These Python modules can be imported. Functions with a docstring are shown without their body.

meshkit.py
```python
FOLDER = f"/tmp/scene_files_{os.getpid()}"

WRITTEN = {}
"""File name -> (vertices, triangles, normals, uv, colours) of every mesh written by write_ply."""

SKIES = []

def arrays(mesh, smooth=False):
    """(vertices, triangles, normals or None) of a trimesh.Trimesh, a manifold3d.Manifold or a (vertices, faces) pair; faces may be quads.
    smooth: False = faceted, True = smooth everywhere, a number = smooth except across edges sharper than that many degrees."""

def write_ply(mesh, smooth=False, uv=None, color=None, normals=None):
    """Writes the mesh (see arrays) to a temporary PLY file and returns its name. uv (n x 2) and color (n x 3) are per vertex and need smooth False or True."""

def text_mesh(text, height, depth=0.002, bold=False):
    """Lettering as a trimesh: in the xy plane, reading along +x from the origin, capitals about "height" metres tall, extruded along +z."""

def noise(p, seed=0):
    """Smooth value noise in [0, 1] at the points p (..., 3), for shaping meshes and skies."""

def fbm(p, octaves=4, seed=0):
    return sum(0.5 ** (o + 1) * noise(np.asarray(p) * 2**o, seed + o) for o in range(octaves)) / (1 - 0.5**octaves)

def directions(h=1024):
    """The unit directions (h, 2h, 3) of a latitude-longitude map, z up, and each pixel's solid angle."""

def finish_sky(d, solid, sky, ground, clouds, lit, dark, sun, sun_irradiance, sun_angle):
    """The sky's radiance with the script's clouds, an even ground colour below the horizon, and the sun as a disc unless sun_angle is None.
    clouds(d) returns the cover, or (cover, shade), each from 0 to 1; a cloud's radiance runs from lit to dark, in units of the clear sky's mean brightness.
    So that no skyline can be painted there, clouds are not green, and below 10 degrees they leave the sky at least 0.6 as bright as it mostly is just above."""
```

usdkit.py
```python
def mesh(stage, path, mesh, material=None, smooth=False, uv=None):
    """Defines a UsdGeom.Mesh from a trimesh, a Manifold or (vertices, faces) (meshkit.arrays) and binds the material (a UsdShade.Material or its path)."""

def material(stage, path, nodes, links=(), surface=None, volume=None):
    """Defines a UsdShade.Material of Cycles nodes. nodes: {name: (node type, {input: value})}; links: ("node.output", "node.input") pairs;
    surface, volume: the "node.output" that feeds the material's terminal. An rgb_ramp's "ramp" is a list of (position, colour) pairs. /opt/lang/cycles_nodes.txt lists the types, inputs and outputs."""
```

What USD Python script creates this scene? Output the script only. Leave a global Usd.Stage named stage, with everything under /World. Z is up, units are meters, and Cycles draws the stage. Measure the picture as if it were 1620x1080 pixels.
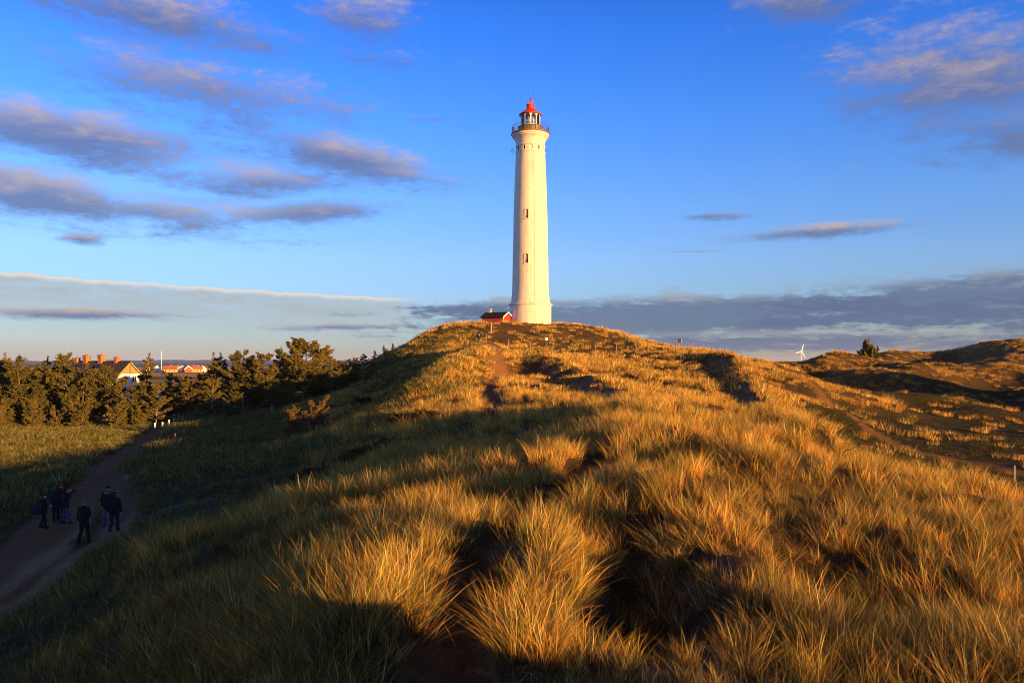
import math, random
import numpy as np, trimesh, usdkit, meshkit
from pxr import Usd, UsdGeom, UsdLux, UsdShade, Gf, Sdf, Vt
from scipy.interpolate import RBFInterpolator
from scipy.ndimage import map_coordinates

rng = np.random.default_rng(7)
random.seed(7)
stage = Usd.Stage.CreateInMemory()
UsdGeom.SetStageUpAxis(stage, UsdGeom.Tokens.z)
UsdGeom.SetStageMetersPerUnit(stage, 1.0)
UsdGeom.Xform.Define(stage, '/World')
UsdGeom.Scope.Define(stage, '/World/Looks')

# ------------------------------------------------------------------ camera
EYE = 20.0                      # eye height above the sea
FPX, CU, CV = 1260.0, 810.0, 570.0      # photo pixels: focal length, centre column, horizon row
cam = UsdGeom.Camera.Define(stage, '/World/camera')
cam.CreateFocalLengthAttr(28.0)
cam.CreateHorizontalApertureAttr(36.0)
cam.CreateVerticalApertureAttr(36.0 * 682 / 1024)
cam.CreateVerticalApertureOffsetAttr(36.0 * 30 / 1620)
cam.CreateClippingRangeAttr(Gf.Vec2f(0.1, 60000))
cam.AddTranslateOp().Set((0, 0, EYE))
cam.AddRotateXOp().Set(90.0)
cam.CreateExposureAttr(EXPOSURE := 1.6)

# ------------------------------------------------------------------ sun and sky
SUN_EL, SUN_AZ = math.radians(5.6), math.radians(180 - 47)       # azimuth: atan2(x, y) of the direction to the sun
SUN = np.array([math.sin(SUN_AZ) * math.cos(SUN_EL), math.cos(SUN_AZ) * math.cos(SUN_EL), math.sin(SUN_EL)])
sun = UsdLux.DistantLight.Define(stage, '/World/sun')
sun.CreateNormalizeAttr(True)
sun.CreateIntensityAttr(1.25)
sun.CreateAngleAttr(0.53)
sun.CreateColorAttr(Gf.Vec3f(1.0, 0.545, 0.175))
sun.AddRotateZOp().Set(180.0 - math.degrees(SUN_AZ))          # its -z axis points along -SUN
sun.AddRotateXOp().Set(90.0 - math.degrees(SUN_EL))
SKY_STRENGTH = 0.08


def build_sky():
    N, L = {}, []
    cnt = [0]

    def node(kind, **inp):
        cnt[0] += 1
        n = f"n{cnt[0]}"
        vals = {}
        N[n] = (kind, vals)
        for k, v in inp.items():
            if isinstance(v, str) and '.' in v:
                L.append((v, f"{n}.{k}"))
            else:
                vals[k] = v
        return n

    def m(op, a, b=0.5, c=0.0, clamp=False):
        return node("math", math_type=op, value1=a, value2=b, value3=c, use_clamp=clamp) + ".value"

    def sstep(x, a, b):
        return node("map_range", range_type="smoothstep", value=x, from_min=a, from_max=b, to_min=0.0, to_max=1.0, clamp=True) + ".result"
    tc = node("texture_coordinate")
    d = tc + ".generated"
    sx = node("separate_xyz", vector=d)
    X, Y, Z = sx + ".x", sx + ".y", sx + ".z"
    az = m("arctan2", X, Y)
    el = m("arcsine", Z)
    sky = node("sky_texture", sky_type="single_scattering", sun_disc=False, sun_elevation=SUN_EL, sun_rotation=SUN_AZ,
               altitude=20.0, air_density=1.0, aerosol_density=0.1, ozone_density=3.5)
    col = sky + ".color"
    hs = node("hsv", hue=0.5, saturation=SKY_SAT, value=1.0, fac=1.0, color=col)
    col = hs + ".color"
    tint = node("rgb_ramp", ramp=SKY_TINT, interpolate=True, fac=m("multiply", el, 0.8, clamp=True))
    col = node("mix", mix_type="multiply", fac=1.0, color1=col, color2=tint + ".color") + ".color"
    # flattened cloud-deck coordinates
    inv = m("divide", 1.0, m("add", m("maximum", Z, 0.0), 0.10))
    px, py = m("multiply", X, inv), m("multiply", Y, inv)
    pv = node("combine_xyz", x=px, y=py, z=0.0) + ".vector"
    warp = node("noise_texture", vector=pv, scale=1.6, detail=3.0, roughness=0.5)
    wv = node("vector_math", vector_math_type="scale", vector1=warp + ".color", scale=0.25) if False else None
    big = node("noise_texture", vector=pv, scale=2.2, detail=9.0, roughness=0.58, distortion=0.25) + ".fac"
    fine = node("noise_texture", vector=node("combine_xyz", x=m("multiply", az, 17.0), y=m("multiply", el, 58.0), z=3.0) + ".vector",
                scale=1.0, detail=10.0, roughness=0.64, distortion=0.3) + ".fac"
    finer = node("noise_texture", vector=node("combine_xyz", x=m("multiply", az, 70.0), y=m("multiply", el, 150.0), z=9.0) + ".vector", scale=1.0, detail=8.0, roughness=0.62) + ".fac"
    tex = m("add", m("add", m("multiply", big, 0.38), m("multiply", fine, 0.40)), m("multiply", finer, 0.22))
    texc = m("subtract", tex, 0.5)

    def pix(u, v):
        a = math.atan((u - CU) / FPX)
        return a, math.atan((CV - v) / FPX * math.cos(a))

    def blob(u, v, wu, wv, tilt=0.0, k=1.0):
        """A soft lens of cloud: (mask, height within it)."""
        a0, e0 = pix(u, v)
        wa, we = wu / FPX, wv / FPX
        da = m("subtract", az, a0)
        de = m("subtract", m("subtract", el, e0), m("multiply", da, tilt))
        s = m("divide", de, we)
        r2 = m("add", m("power", m("absolute", m("divide", da, wa)), 2.0), m("multiply", s, s))
        mask = m("multiply", m("subtract", 1.0, m("sqrt", r2)), k)
        return m("maximum", mask, -1.0), s

    total = wsum = None
    for b in CLOUDS:
        mk, s = blob(*b)
        w = m("maximum", mk, 0.0)
        total = mk if total is None else m("maximum", total, mk)
        ws = m("multiply", w, s)
        wsum = (w, ws) if wsum is None else (m("add", wsum[0], w), m("add", wsum[1], ws))
    height = m("divide", wsum[1], m("add", wsum[0], 0.02))
    cover = sstep(m("add", m("multiply", total, 1.2), m("multiply", texc, 3.6)), 0.0, 1.0)
    cover = m("multiply", cover, 0.85)
    lit = sstep(m("add", height, m("multiply", texc, 3.0)), -0.25, 0.9)
    ccol = node("mix", mix_type="mix", fac=lit, color1=CLOUD_DARK, color2=CLOUD_LIT) + ".color"
    # low haze: the sky turns pale and warm just above the horizon
    hz = m("multiply", sstep(el, 0.16, -0.01), HAZE_AMT)
    col = node("mix", mix_type="mix", fac=hz, color1=col, color2=HAZE_COL) + ".color"
    # the long cloud bank on the left with a sharp bright upper edge
    a0, e0 = pix(0, 428)
    a1, e1 = pix(672, 472)
    sl = (e1 - e0) / (a1 - a0)
    edge = m("add", e0, m("multiply", m("subtract", az, a0), sl))
    lumps = node("noise_texture", vector=node("combine_xyz", x=m("multiply", az, 34.0), y=1.0, z=0.0) + ".vector", scale=1.0, detail=5.0, roughness=0.6) + ".fac"
    edge = m("add", edge, m("multiply", m("subtract", lumps, 0.5), 0.010))
    below = m("subtract", edge, el)                       # radians under the edge
    inb = m("multiply", sstep(below, -0.0004, 0.0022), m("subtract", 1.0, sstep(az, a1 - 0.05, a1 + 0.012)))
    rag = m("add", below, m("multiply", texc, 0.05))
    veil = m("multiply", m("multiply", inb, m("subtract", 1.0, sstep(rag, 0.02, 0.075))), m("add", 0.8, m("multiply", texc, 2.0), clamp=True))
    rim = m("multiply", inb, m("subtract", 1.0, sstep(below, 0.001, 0.0085)))
    bcol = node("mix", mix_type="mix", fac=rim, color1=BANK_COL, color2=BANK_RIM) + ".color"
    col = node("mix", mix_type="mix", fac=m("maximum", veil, m("multiply", rim, 0.9)), color1=col, color2=bcol) + ".color"
    # low dark layers on the right
    for (u, v, wu, wv, tilt, k) in LAYERS:
        mk, s = blob(u, v, wu, wv, tilt, k)
        c = sstep(m("add", mk, m("multiply", texc, 3.6)), 0.05, 0.7)
        lc = node("mix", mix_type="mix", fac=sstep(m("add", s, m("multiply", texc, 2.5)), 0.35, 1.0), color1=LAYER_DARK, color2=LAYER_LIT) + ".color"
        col = node("mix", mix_type="mix", fac=m("multiply", c, 0.85), color1=col, color2=lc) + ".color"
    col = node("mix", mix_type="mix", fac=cover, color1=col, color2=ccol) + ".color"
    # unseen cloud added overhead and behind, past the frame, to dull the blue fill
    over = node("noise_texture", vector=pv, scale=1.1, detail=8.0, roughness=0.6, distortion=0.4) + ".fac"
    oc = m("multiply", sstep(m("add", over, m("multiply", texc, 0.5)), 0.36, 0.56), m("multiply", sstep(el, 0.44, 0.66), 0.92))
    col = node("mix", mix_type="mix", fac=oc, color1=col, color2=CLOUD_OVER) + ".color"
    bg = node("background_shader", color=col, strength=SKY_STRENGTH)
    return usdkit.material(stage, '/World/Looks/sky', N, L, surface=bg + ".background")


def lin(r, g, b, s=1.0):
    f = lambda c: (c / 255 / 12.92) if c <= 10 else ((c / 255 + 0.055) / 1.055) ** 2.4
    return (f(r) * s, f(g) * s, f(b) * s)


K = 2.0 ** -EXPOSURE / SKY_STRENGTH
SKY_SAT = 1.0
SKY_TINT = [(p * 0.4, c) for p, c in [(0.0, (0.66, 0.68, 1.2)), (0.1, (0.85, 0.84, 1.2)), (0.245, (1.12, 1.04, 1.4)), (0.39, (1.0, 1.07, 1.55)), (0.57, (0.7, 1.03, 1.77)), (0.78, (0.41, 0.87, 1.83)), (1.1, (0.2, 0.5, 1.2)), (1.6, (0.12, 0.28, 0.65)), (2.5, (0.1, 0.2, 0.45))]]  # above the view the tint is darkened further, to lower the sky fill
HAZE_AMT, HAZE_COL = 0.0, lin(178, 190, 200, K)
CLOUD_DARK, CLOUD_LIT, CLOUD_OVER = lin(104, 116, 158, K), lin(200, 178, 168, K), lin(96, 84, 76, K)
BANK_COL, BANK_RIM = lin(176, 186, 192, K), lin(238, 226, 208, K)
LAYER_DARK, LAYER_LIT = lin(96, 112, 146, K), lin(160, 166, 176, K)
CLOUDS = [  # (column, row, half width, half height, tilt, strength) of each cloud as seen from the viewpoint, turned into directions
    (330, 140, 280, 70, -0.05, .75), (230, 335, 300, 46, -0.05, .7), (420, 290, 220, 40, .05, .7), (110, 215, 240, 54, -0.05, 1.1), (70, 312, 220, 50, -0.08, 1.05), (0, 290, 140, 46, 0, 1.0),
    (545, 252, 190, 46, -0.16, 1.05), (500, 240, 100, 30, -0.1, .8), (370, 185, 160, 75, 0.0, .55), (480, 335, 190, 28, 0.10, .9), (130, 378, 40, 10, 0, .8),
    (250, 25, 280, 52, -0.05, .85), (560, 30, 110, 55, 0, .6), (590, 95, 130, 20, 0, .6), (420, 70, 110, 36, .1, .45),
    (1540, 120, 240, 115, -0.10, .80), (1600, 215, 190, 46, -0.1, .72), (1265, 5, 130, 38, -0.05, .8), (700, 188, 70, 9, 0, .45),
    (1290, 367, 150, 15, 0.02, .95), (1120, 342, 80, 11, 0, .75), (130, 497, 150, 12, 0.0, 1.1), (530, 517, 130, 9, 0.02, .8),
    (300, 275, 180, 36, 0, .45), (1250, 547, 50, 6, 0, .8), (1090, 398, 60, 4, 0, .5), (640, 280, 120, 14, -0.1, .5),
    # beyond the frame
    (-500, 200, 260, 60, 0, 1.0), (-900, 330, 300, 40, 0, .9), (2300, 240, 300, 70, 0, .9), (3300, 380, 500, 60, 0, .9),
]
LAYERS = [(1050, 500, 520, 42, 0.02, 1.3), (1560, 470, 420, 48, 0.055, 1.3), (1250, 541, 620, 20, 0, .95), (760, 492, 150, 22, 0.0, 1.0), (2300, 470, 700, 60, 0, 1.2)]
dome = UsdLux.DomeLight.Define(stage, '/World/sky')
dome.CreateIntensityAttr(1.0)
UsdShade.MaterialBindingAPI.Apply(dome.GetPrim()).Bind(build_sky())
dome.GetPrim().SetCustomDataByKey('kind', 'structure')

# ------------------------------------------------------------------ helpers
TAKEN = {}


def numbered(path):
    if path not in TAKEN:
        TAKEN[path] = 0
        return path
    TAKEN[path] += 1
    return f"{path}_{TAKEN[path]:03d}"


def tag(o, label=None, cat=None, group=None, kind=None):
    p = o.GetPrim() if hasattr(o, 'GetPrim') else o
    for k, v in (('label', label), ('category', cat), ('group', group), ('kind', kind)):
        if v:
            p.SetCustomDataByKey(k, v)
    return p


def thing(name, label=None, cat=None, loc=(0, 0, 0), rz=0.0, scale=None, group=None, parent='/World'):
    x = UsdGeom.Xform.Define(stage, numbered(f'{parent}/{name}'))
    x.AddTranslateOp().Set(tuple(map(float, loc)))
    x.AddRotateZOp().Set(float(rz))
    if scale is not None:
        x.AddScaleOp().Set(tuple(map(float, scale)))
    return tag(x, label, cat, group)


def obj(name, mesh, mat, parent=None, smooth=False, label=None):
    base = str(parent.GetPath()) if parent is not None else '/World'
    m = usdkit.mesh(stage, numbered(f'{base}/{name}'), mesh, mat, smooth)
    if label:
        tag(m, label)
    return m.GetPrim()


def P(u, v, D):
    """The point at distance D (metres ahead of the viewpoint) seen at photo pixel (u, v)."""
    return ((u - CU) / FPX * D, D, EYE - (v - CV) / FPX * D)


def cat(*ms):
    return trimesh.util.concatenate([m for m in ms if m is not None])


def box(cx, cy, cz, sx, sy, sz):
    return trimesh.creation.box([sx, sy, sz], trimesh.transformations.translation_matrix([cx, cy, cz]))


def tube(pts, radii, n=6, cap=True):
    """Tapered tube along pts."""
    pts = np.asarray(pts, float)
    radii = np.broadcast_to(np.asarray(radii, float), len(pts))
    t = np.gradient(pts, axis=0)
    t /= np.linalg.norm(t, axis=1, keepdims=True) + 1e-12
    ref = np.where(np.abs(t[:, 2:3]) > 0.9, [[1.0, 0, 0]], [[0, 0, 1.0]])
    a = np.cross(t, ref)
    a /= np.linalg.norm(a, axis=1, keepdims=True)
    b = np.cross(t, a)
    th = np.arange(n) / n * 2 * np.pi
    v = pts[:, None] + radii[:, None, None] * (np.cos(th)[None, :, None] * a[:, None] + np.sin(th)[None, :, None] * b[:, None])
    k, j = np.meshgrid(np.arange(len(pts) - 1), np.arange(n), indexing='ij')
    q = np.stack([k * n + j, (k + 1) * n + j, (k + 1) * n + (j + 1) % n, k * n + (j + 1) % n], -1).reshape(-1, 4)
    f = np.vstack([q[:, [0, 1, 2]], q[:, [0, 2, 3]]])[:, ::-1]
    v = v.reshape(-1, 3)
    if cap:
        c0, c1, e = len(v), len(v) + 1, (len(pts) - 1) * n
        v = np.vstack([v, pts[0], pts[-1]])
        j = np.arange(n)
        f = np.vstack([f, np.stack([np.full(n, c0), j, (j + 1) % n], 1), np.stack([np.full(n, c1), e + (j + 1) % n, e + j], 1)])
    return trimesh.Trimesh(v, f, process=False)


def lathe(profile, n=64):
    """Surface of revolution; profile [(r, z)] from the bottom up (open where r > 0 at the ends)."""
    p = np.asarray(profile, float)
    th = np.arange(n) / n * 2 * np.pi
    v = np.stack([p[:, 0:1] * np.cos(th), p[:, 0:1] * np.sin(th), np.repeat(p[:, 1:2], n, 1)], -1).reshape(-1, 3)
    k, j = np.meshgrid(np.arange(len(p) - 1), np.arange(n), indexing='ij')
    q = np.stack([k * n + j, k * n + (j + 1) % n, (k + 1) * n + (j + 1) % n, (k + 1) * n + j], -1).reshape(-1, 4)
    return trimesh.Trimesh(v, np.vstack([q[:, [0, 1, 2]], q[:, [0, 2, 3]]]), process=False)


def simple(name, color, rough=0.7, noise=0.0, scale=4.0, spec=0.3, bump=0.0, metallic=0.0):
    N = {"p": ("principled_bsdf", {"base_color": color, "roughness": rough, "specular_ior_level": spec, "metallic": metallic})}
    L = []
    if noise or bump:
        N["tc"] = ("texture_coordinate", {})
        N["n"] = ("noise_texture", {"scale": scale, "detail": 6.0, "roughness": 0.6})
        L.append(("tc.object", "n.vector"))
    if noise:
        c = np.array(color)
        N["r"] = ("rgb_ramp", {"ramp": [(0.3, tuple(c * (1 - noise))), (0.7, tuple(np.minimum(c * (1 + noise), 0.95)))]})
        L += [("n.fac", "r.fac"), ("r.color", "p.base_color")]
    if bump:
        N["b"] = ("bump", {"strength": 0.8, "distance": bump})
        L += [("n.fac", "b.height"), ("b.normal", "p.normal")]
    return usdkit.material(stage, f'/World/Looks/{name}', N, L, surface="p.BSDF")


# ------------------------------------------------------------------ terrain
CTRL = []          # (x, y, z)
for u, v, D in [
    # ridge ahead and its left flank
    (1600, 862, 15), (1400, 780, 21), (1250, 722, 24), (1100, 695, 27), (960, 695, 28), (880, 718, 27), (850, 775, 20), (1300, 1005, 11), (1100, 1005, 11), (1500, 960, 12.5), (900, 1062, 8.5), (700, 1065, 8), (1100, 870, 15), (1330, 860, 15.5),
    (500, 830, 22), (650, 762, 28), (350, 835, 25), (300, 940, 17), (200, 1005, 14), (0, 1085, 13.5), (400, 1060, 10.5), (200, 905, 22), (100, 890, 29), (690, 862, 13), (560, 910, 11.5), (440, 985, 10.5), (870, 890, 13),
    (480, 765, 40), (400, 722, 55), (300, 750, 48), (560, 702, 55), (640, 700, 48), (750, 704, 42), (850, 692, 38),
    (900, 672, 42), (950, 652, 55), (1050, 642, 60), (1100, 655, 50), (1180, 655, 42),
    # the slope up to the tower
    (780, 652, 60), (700, 642, 65), (640, 642, 68), (600, 662, 62), (780, 610, 80), (720, 602, 83), (660, 612, 85), (750, 577, 95),
    (830, 592, 90), (900, 602, 88), (880, 578, 97), (960, 602, 88), (960, 572, 104), (1050, 602, 90), (1050, 572, 105), (1130, 584, 98),
    (1130, 622, 75), (1170, 602, 90), (1180, 580, 100), (770, 563, 110), (840, 561, 112), (910, 561, 112), (980, 560, 113), (1060, 559, 113), (1110, 561, 112),
    (700, 511, 138), (760, 511, 140), (840, 513, 139), (940, 517, 138), (1000, 530, 132), (1080, 552, 122), (1150, 564, 118), (1200, 571, 122),
    (660, 532, 134), (640, 547, 130), (600, 577, 128), (560, 602, 125), (520, 622, 120),
    (840, 537, 126), (720, 541, 125), (680, 562, 120), (950, 541, 125), (640, 582, 108), (600, 622, 95), (560, 642, 90),
    # dunes on the right
    (1230, 569, 140), (1300, 556, 150), (1340, 563, 150), (1385, 563, 150), (1330, 592, 132), (1370, 585, 138), (1420, 556, 190), (1500, 558, 195),
    (1500, 592, 182), (1430, 582, 168), (1400, 571, 155), (1460, 596, 145), (1490, 602, 140), (1560, 590, 162), (1550, 540, 185), (1610, 541, 185),
    (1540, 566, 172), (1400, 622, 120), (1450, 632, 115), (1550, 622, 125), (1600, 600, 140), (1300, 622, 105), (1250, 602, 110), (1350, 662, 85),
    (1250, 645, 72), (1220, 685, 45), (1300, 702, 60), (1400, 702, 70), (1500, 692, 75), (1600, 662, 95), (1600, 722, 66), (1550, 742, 58), (1400, 737, 50), (1320, 735, 40),
    (1690, 560, 175), (1700, 640, 110), (1750, 740, 60),
    # valley on the left
    (60, 836, 38), (0, 930, 28), (100, 800, 44), (170, 740, 56), (200, 712, 72), (230, 692, 88), (247, 677, 100), (0, 702, 92), (100, 692, 92),
    (0, 762, 55), (0, 832, 40), (0, 672, 112), (150, 670, 112), (320, 672, 95), (400, 682, 85), (470, 702, 72), (540, 668, 72), (350, 692, 75),
    (-100, 700, 90), (-150, 850, 40), (-100, 1000, 25), (420, 650, 110), (480, 640, 112),
]:
    CTRL.append(P(u, v, D))
CTRL += [  # under and round the viewpoint, and what the frame does not show
    (0, 0.4, 18.25), (0, 1.3, 17.8), (0, 3, 16.7), (3, 3, 16.9), (0, 6, 16.2), (-2, 3, 16.2), (-4, 4, 15.3), (-8, 5, 13.8), (-14, 5, 12.6), (-25, 5, 12), (2, -4, 18.3), (6, -1, 17.6), (9, -4, 17.1),
    (14, -8, 16.2), (20, -12, 15.5), (-5, -6, 17.5), (-15, -10, 14), (-40, -10, 12), (-40, -60, 12), (0, -40, 15), (40, -40, 14), (100, -60, 12), (200, -100, 11),
    (0, -200, 10), (-200, -50, 10), (-200, 0, 10), (8, 6, 16.2), (5, 6, 16.6), (5, 20, 17.2),
    (7, 25, 17.1), (2, 23, 17.0), (11, 20, 16.7), (13, 15, 16.0), (13, 9, 15.8), (18, 20, 14.6), (20, 10, 15.6), (24, 18, 14.0), (30, 30, 12.6), (40, 10, 13), (60, 20, 12), (26, 42, 13.2), (90, 60, 12.5),
    (3.5, 146, 26.6), (0, 152, 26.6), (10, 152, 26.5), (-5.5, 148, 25.6), (3, 175, 24), (3, 205, 16), (30, 172, 19), (50, 195, 15), (-30, 170, 17), (-40, 195, 12),
    (150, 265, 15), (60, 225, 13), (95, 265, 13), (180, 200, 18), (200, 120, 14), (220, 60, 12),
    (-100, 160, 11), (-70, 160, 11), (-45, 150, 11.4), (-120, 250, 9.5), (-60, 300, 9.5), (-200, 700, 8), (0, 700, 8), (300, 700, 8), (-420, 500, 8), (600, 500, 8), (500, 100, 10),
    (-300, 300, 9), (-150, 60, 10.5), (-100, 30, 11), (-600, 0, 8), (0, -700, 8), (600, -400, 8), (-500, -500, 8),
]
CTRL = np.array(CTRL)


def logpolar(x, y):
    return np.stack([np.arctan2(x, y), np.log(np.maximum(np.hypot(x, y), 0.8))], -1)


_c = logpolar(CTRL[:, 0], CTRL[:, 1])
_s = np.array([2 * np.pi, 0])
_rbf = RBFInterpolator(np.vstack([_c, _c + _s, _c - _s]), np.tile(CTRL[:, 2], 3), kernel='thin_plate_spline', smoothing=0.002, degree=1, neighbors=60)

AZ = np.unique(np.concatenate([np.linspace(-180, -42, 95), np.linspace(-42, 42, 680), np.linspace(42, 180, 95)])) * np.pi / 180
LR = np.unique(np.concatenate([np.linspace(math.log(0.5), math.log(420), 440), np.linspace(math.log(420), math.log(14000), 60)]))
_gx, _gy = np.exp(LR)[:, None] * np.sin(AZ), np.exp(LR)[:, None] * np.cos(AZ)


def seg_dist(x, y, pts, widths):
    """Signed nearness to a polyline: distance divided by the half width there."""
    best = np.full(np.shape(x), 1e9)
    for (x0, y0), (x1, y1), w0, w1 in zip(pts[:-1], pts[1:], widths[:-1], widths[1:]):
        dx, dy = x1 - x0, y1 - y0
        t = np.clip(((x - x0) * dx + (y - y0) * dy) / (dx * dx + dy * dy), 0, 1)
        best = np.minimum(best, np.hypot(x - x0 - t * dx, y - y0 - t * dy) / (w0 + (w1 - w0) * t))
    return best


def trail(*uvdw):
    pts = [P(u, v, D)[:2] for u, v, D, w in uvdw]
    return pts, [w for *_, w in uvdw]


VALLEY_PATH = trail((-60, 960, 25, 3.0), (0, 905, 29, 2.4), (60, 850, 36, 1.9), (115, 800, 44, 1.55), (165, 745, 56, 1.6), (200, 712, 70, 1.7), (228, 692, 86, 1.6), (249, 677, 101, 1.2), (262, 665, 118, 1.0))
VALLEY_BRANCH = trail((-60, 1010, 21, .7), (20, 950, 25, .7), (100, 895, 29, .8), (170, 850, 33, .8), (200, 800, 42, .7), (180, 745, 56, .7))
RIDGE_PATH = trail((660, 1120, 6.5, .5), (690, 1060, 8, .5), (722, 965, 10.5, .48), (760, 890, 13, .45), (805, 835, 16, .42), (880, 775, 19.5, .5), (930, 725, 23, .5), (960, 690, 28, .4))
HILL_PATH = trail((930, 655, 52, .8), (850, 655, 56, .8), (785, 655, 60, .9), (775, 625, 73, .8), (780, 600, 84, .8), (792, 588, 91, 1.2), (792, 577, 97, 1.1), (775, 567, 106, .8), (740, 570, 106, 1.0))
BLOWOUT = trail((800, 588, 91, 2.2), (835, 590, 92, 2.5), (860, 594, 91, 1.7))
SCARP = trail((1120, 574, 103, .8), (1138, 585, 97, 1.6), (1158, 605, 86, 1.7), (1178, 628, 72, 1.1), (1190, 650, 55, .5))
BARE = trail((880, 620, 78, 1.6), (930, 632, 72, 2.0), (985, 650, 60, 1.6))
SPUR = trail((768, 566, 107, 3.5), (738, 592, 92, 3.6), (700, 620, 80, 3.2), (672, 636, 74, 2.2))
CRAG = trail((858, 574, 99, 1.8), (905, 590, 90, 1.9), (955, 632, 70, 1.5), (1000, 655, 58, 1.1))
RIM = trail((1140, 573, 104, 1.6), (1175, 592, 94, 1.9), (1200, 625, 74, 1.7), (1240, 690, 45, 1.3), (1290, 735, 31, 1.0))
RIGHT_TRAIL = trail((1270, 625, 98, .7), (1320, 660, 84, .7), (1380, 690, 74, .8), (1440, 708, 68, .8), (1500, 716, 64, 1.2), (1560, 725, 62, 1.6), (1640, 742, 56, 1.4))


def sm(x, a, b):
    t = np.clip((x - a) / (b - a), 0, 1)
    return t * t * (3 - 2 * t)


def gauss(x, y, cx, cy, sx, sy, rot=0.0):
    c, s = math.cos(rot), math.sin(rot)
    dx, dy = x - cx, y - cy
    return np.exp(-(((c * dx + s * dy) / sx) ** 2 + ((-s * dx + c * dy) / sy) ** 2))


def ns(x, y, wl, seed, octaves=3):
    return meshkit.fbm(np.stack([x / wl, y / wl, np.full(np.shape(x), seed * 3.7)], -1), octaves, seed) - 0.5


def base_height(x, y):
    r = np.hypot(x, y)
    lp = logpolar(x, y)
    z = _rbf(lp.reshape(-1, 2)).reshape(np.shape(x))
    far = 8.0 - 11.0 * sm(r, 1500, 2600) + 3.0 * ns(x, y, 300, 5) * sm(r, 300, 700)
    z = z * (1 - sm(r, 420, 900)) + far * sm(r, 420, 900)
    return z


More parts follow.
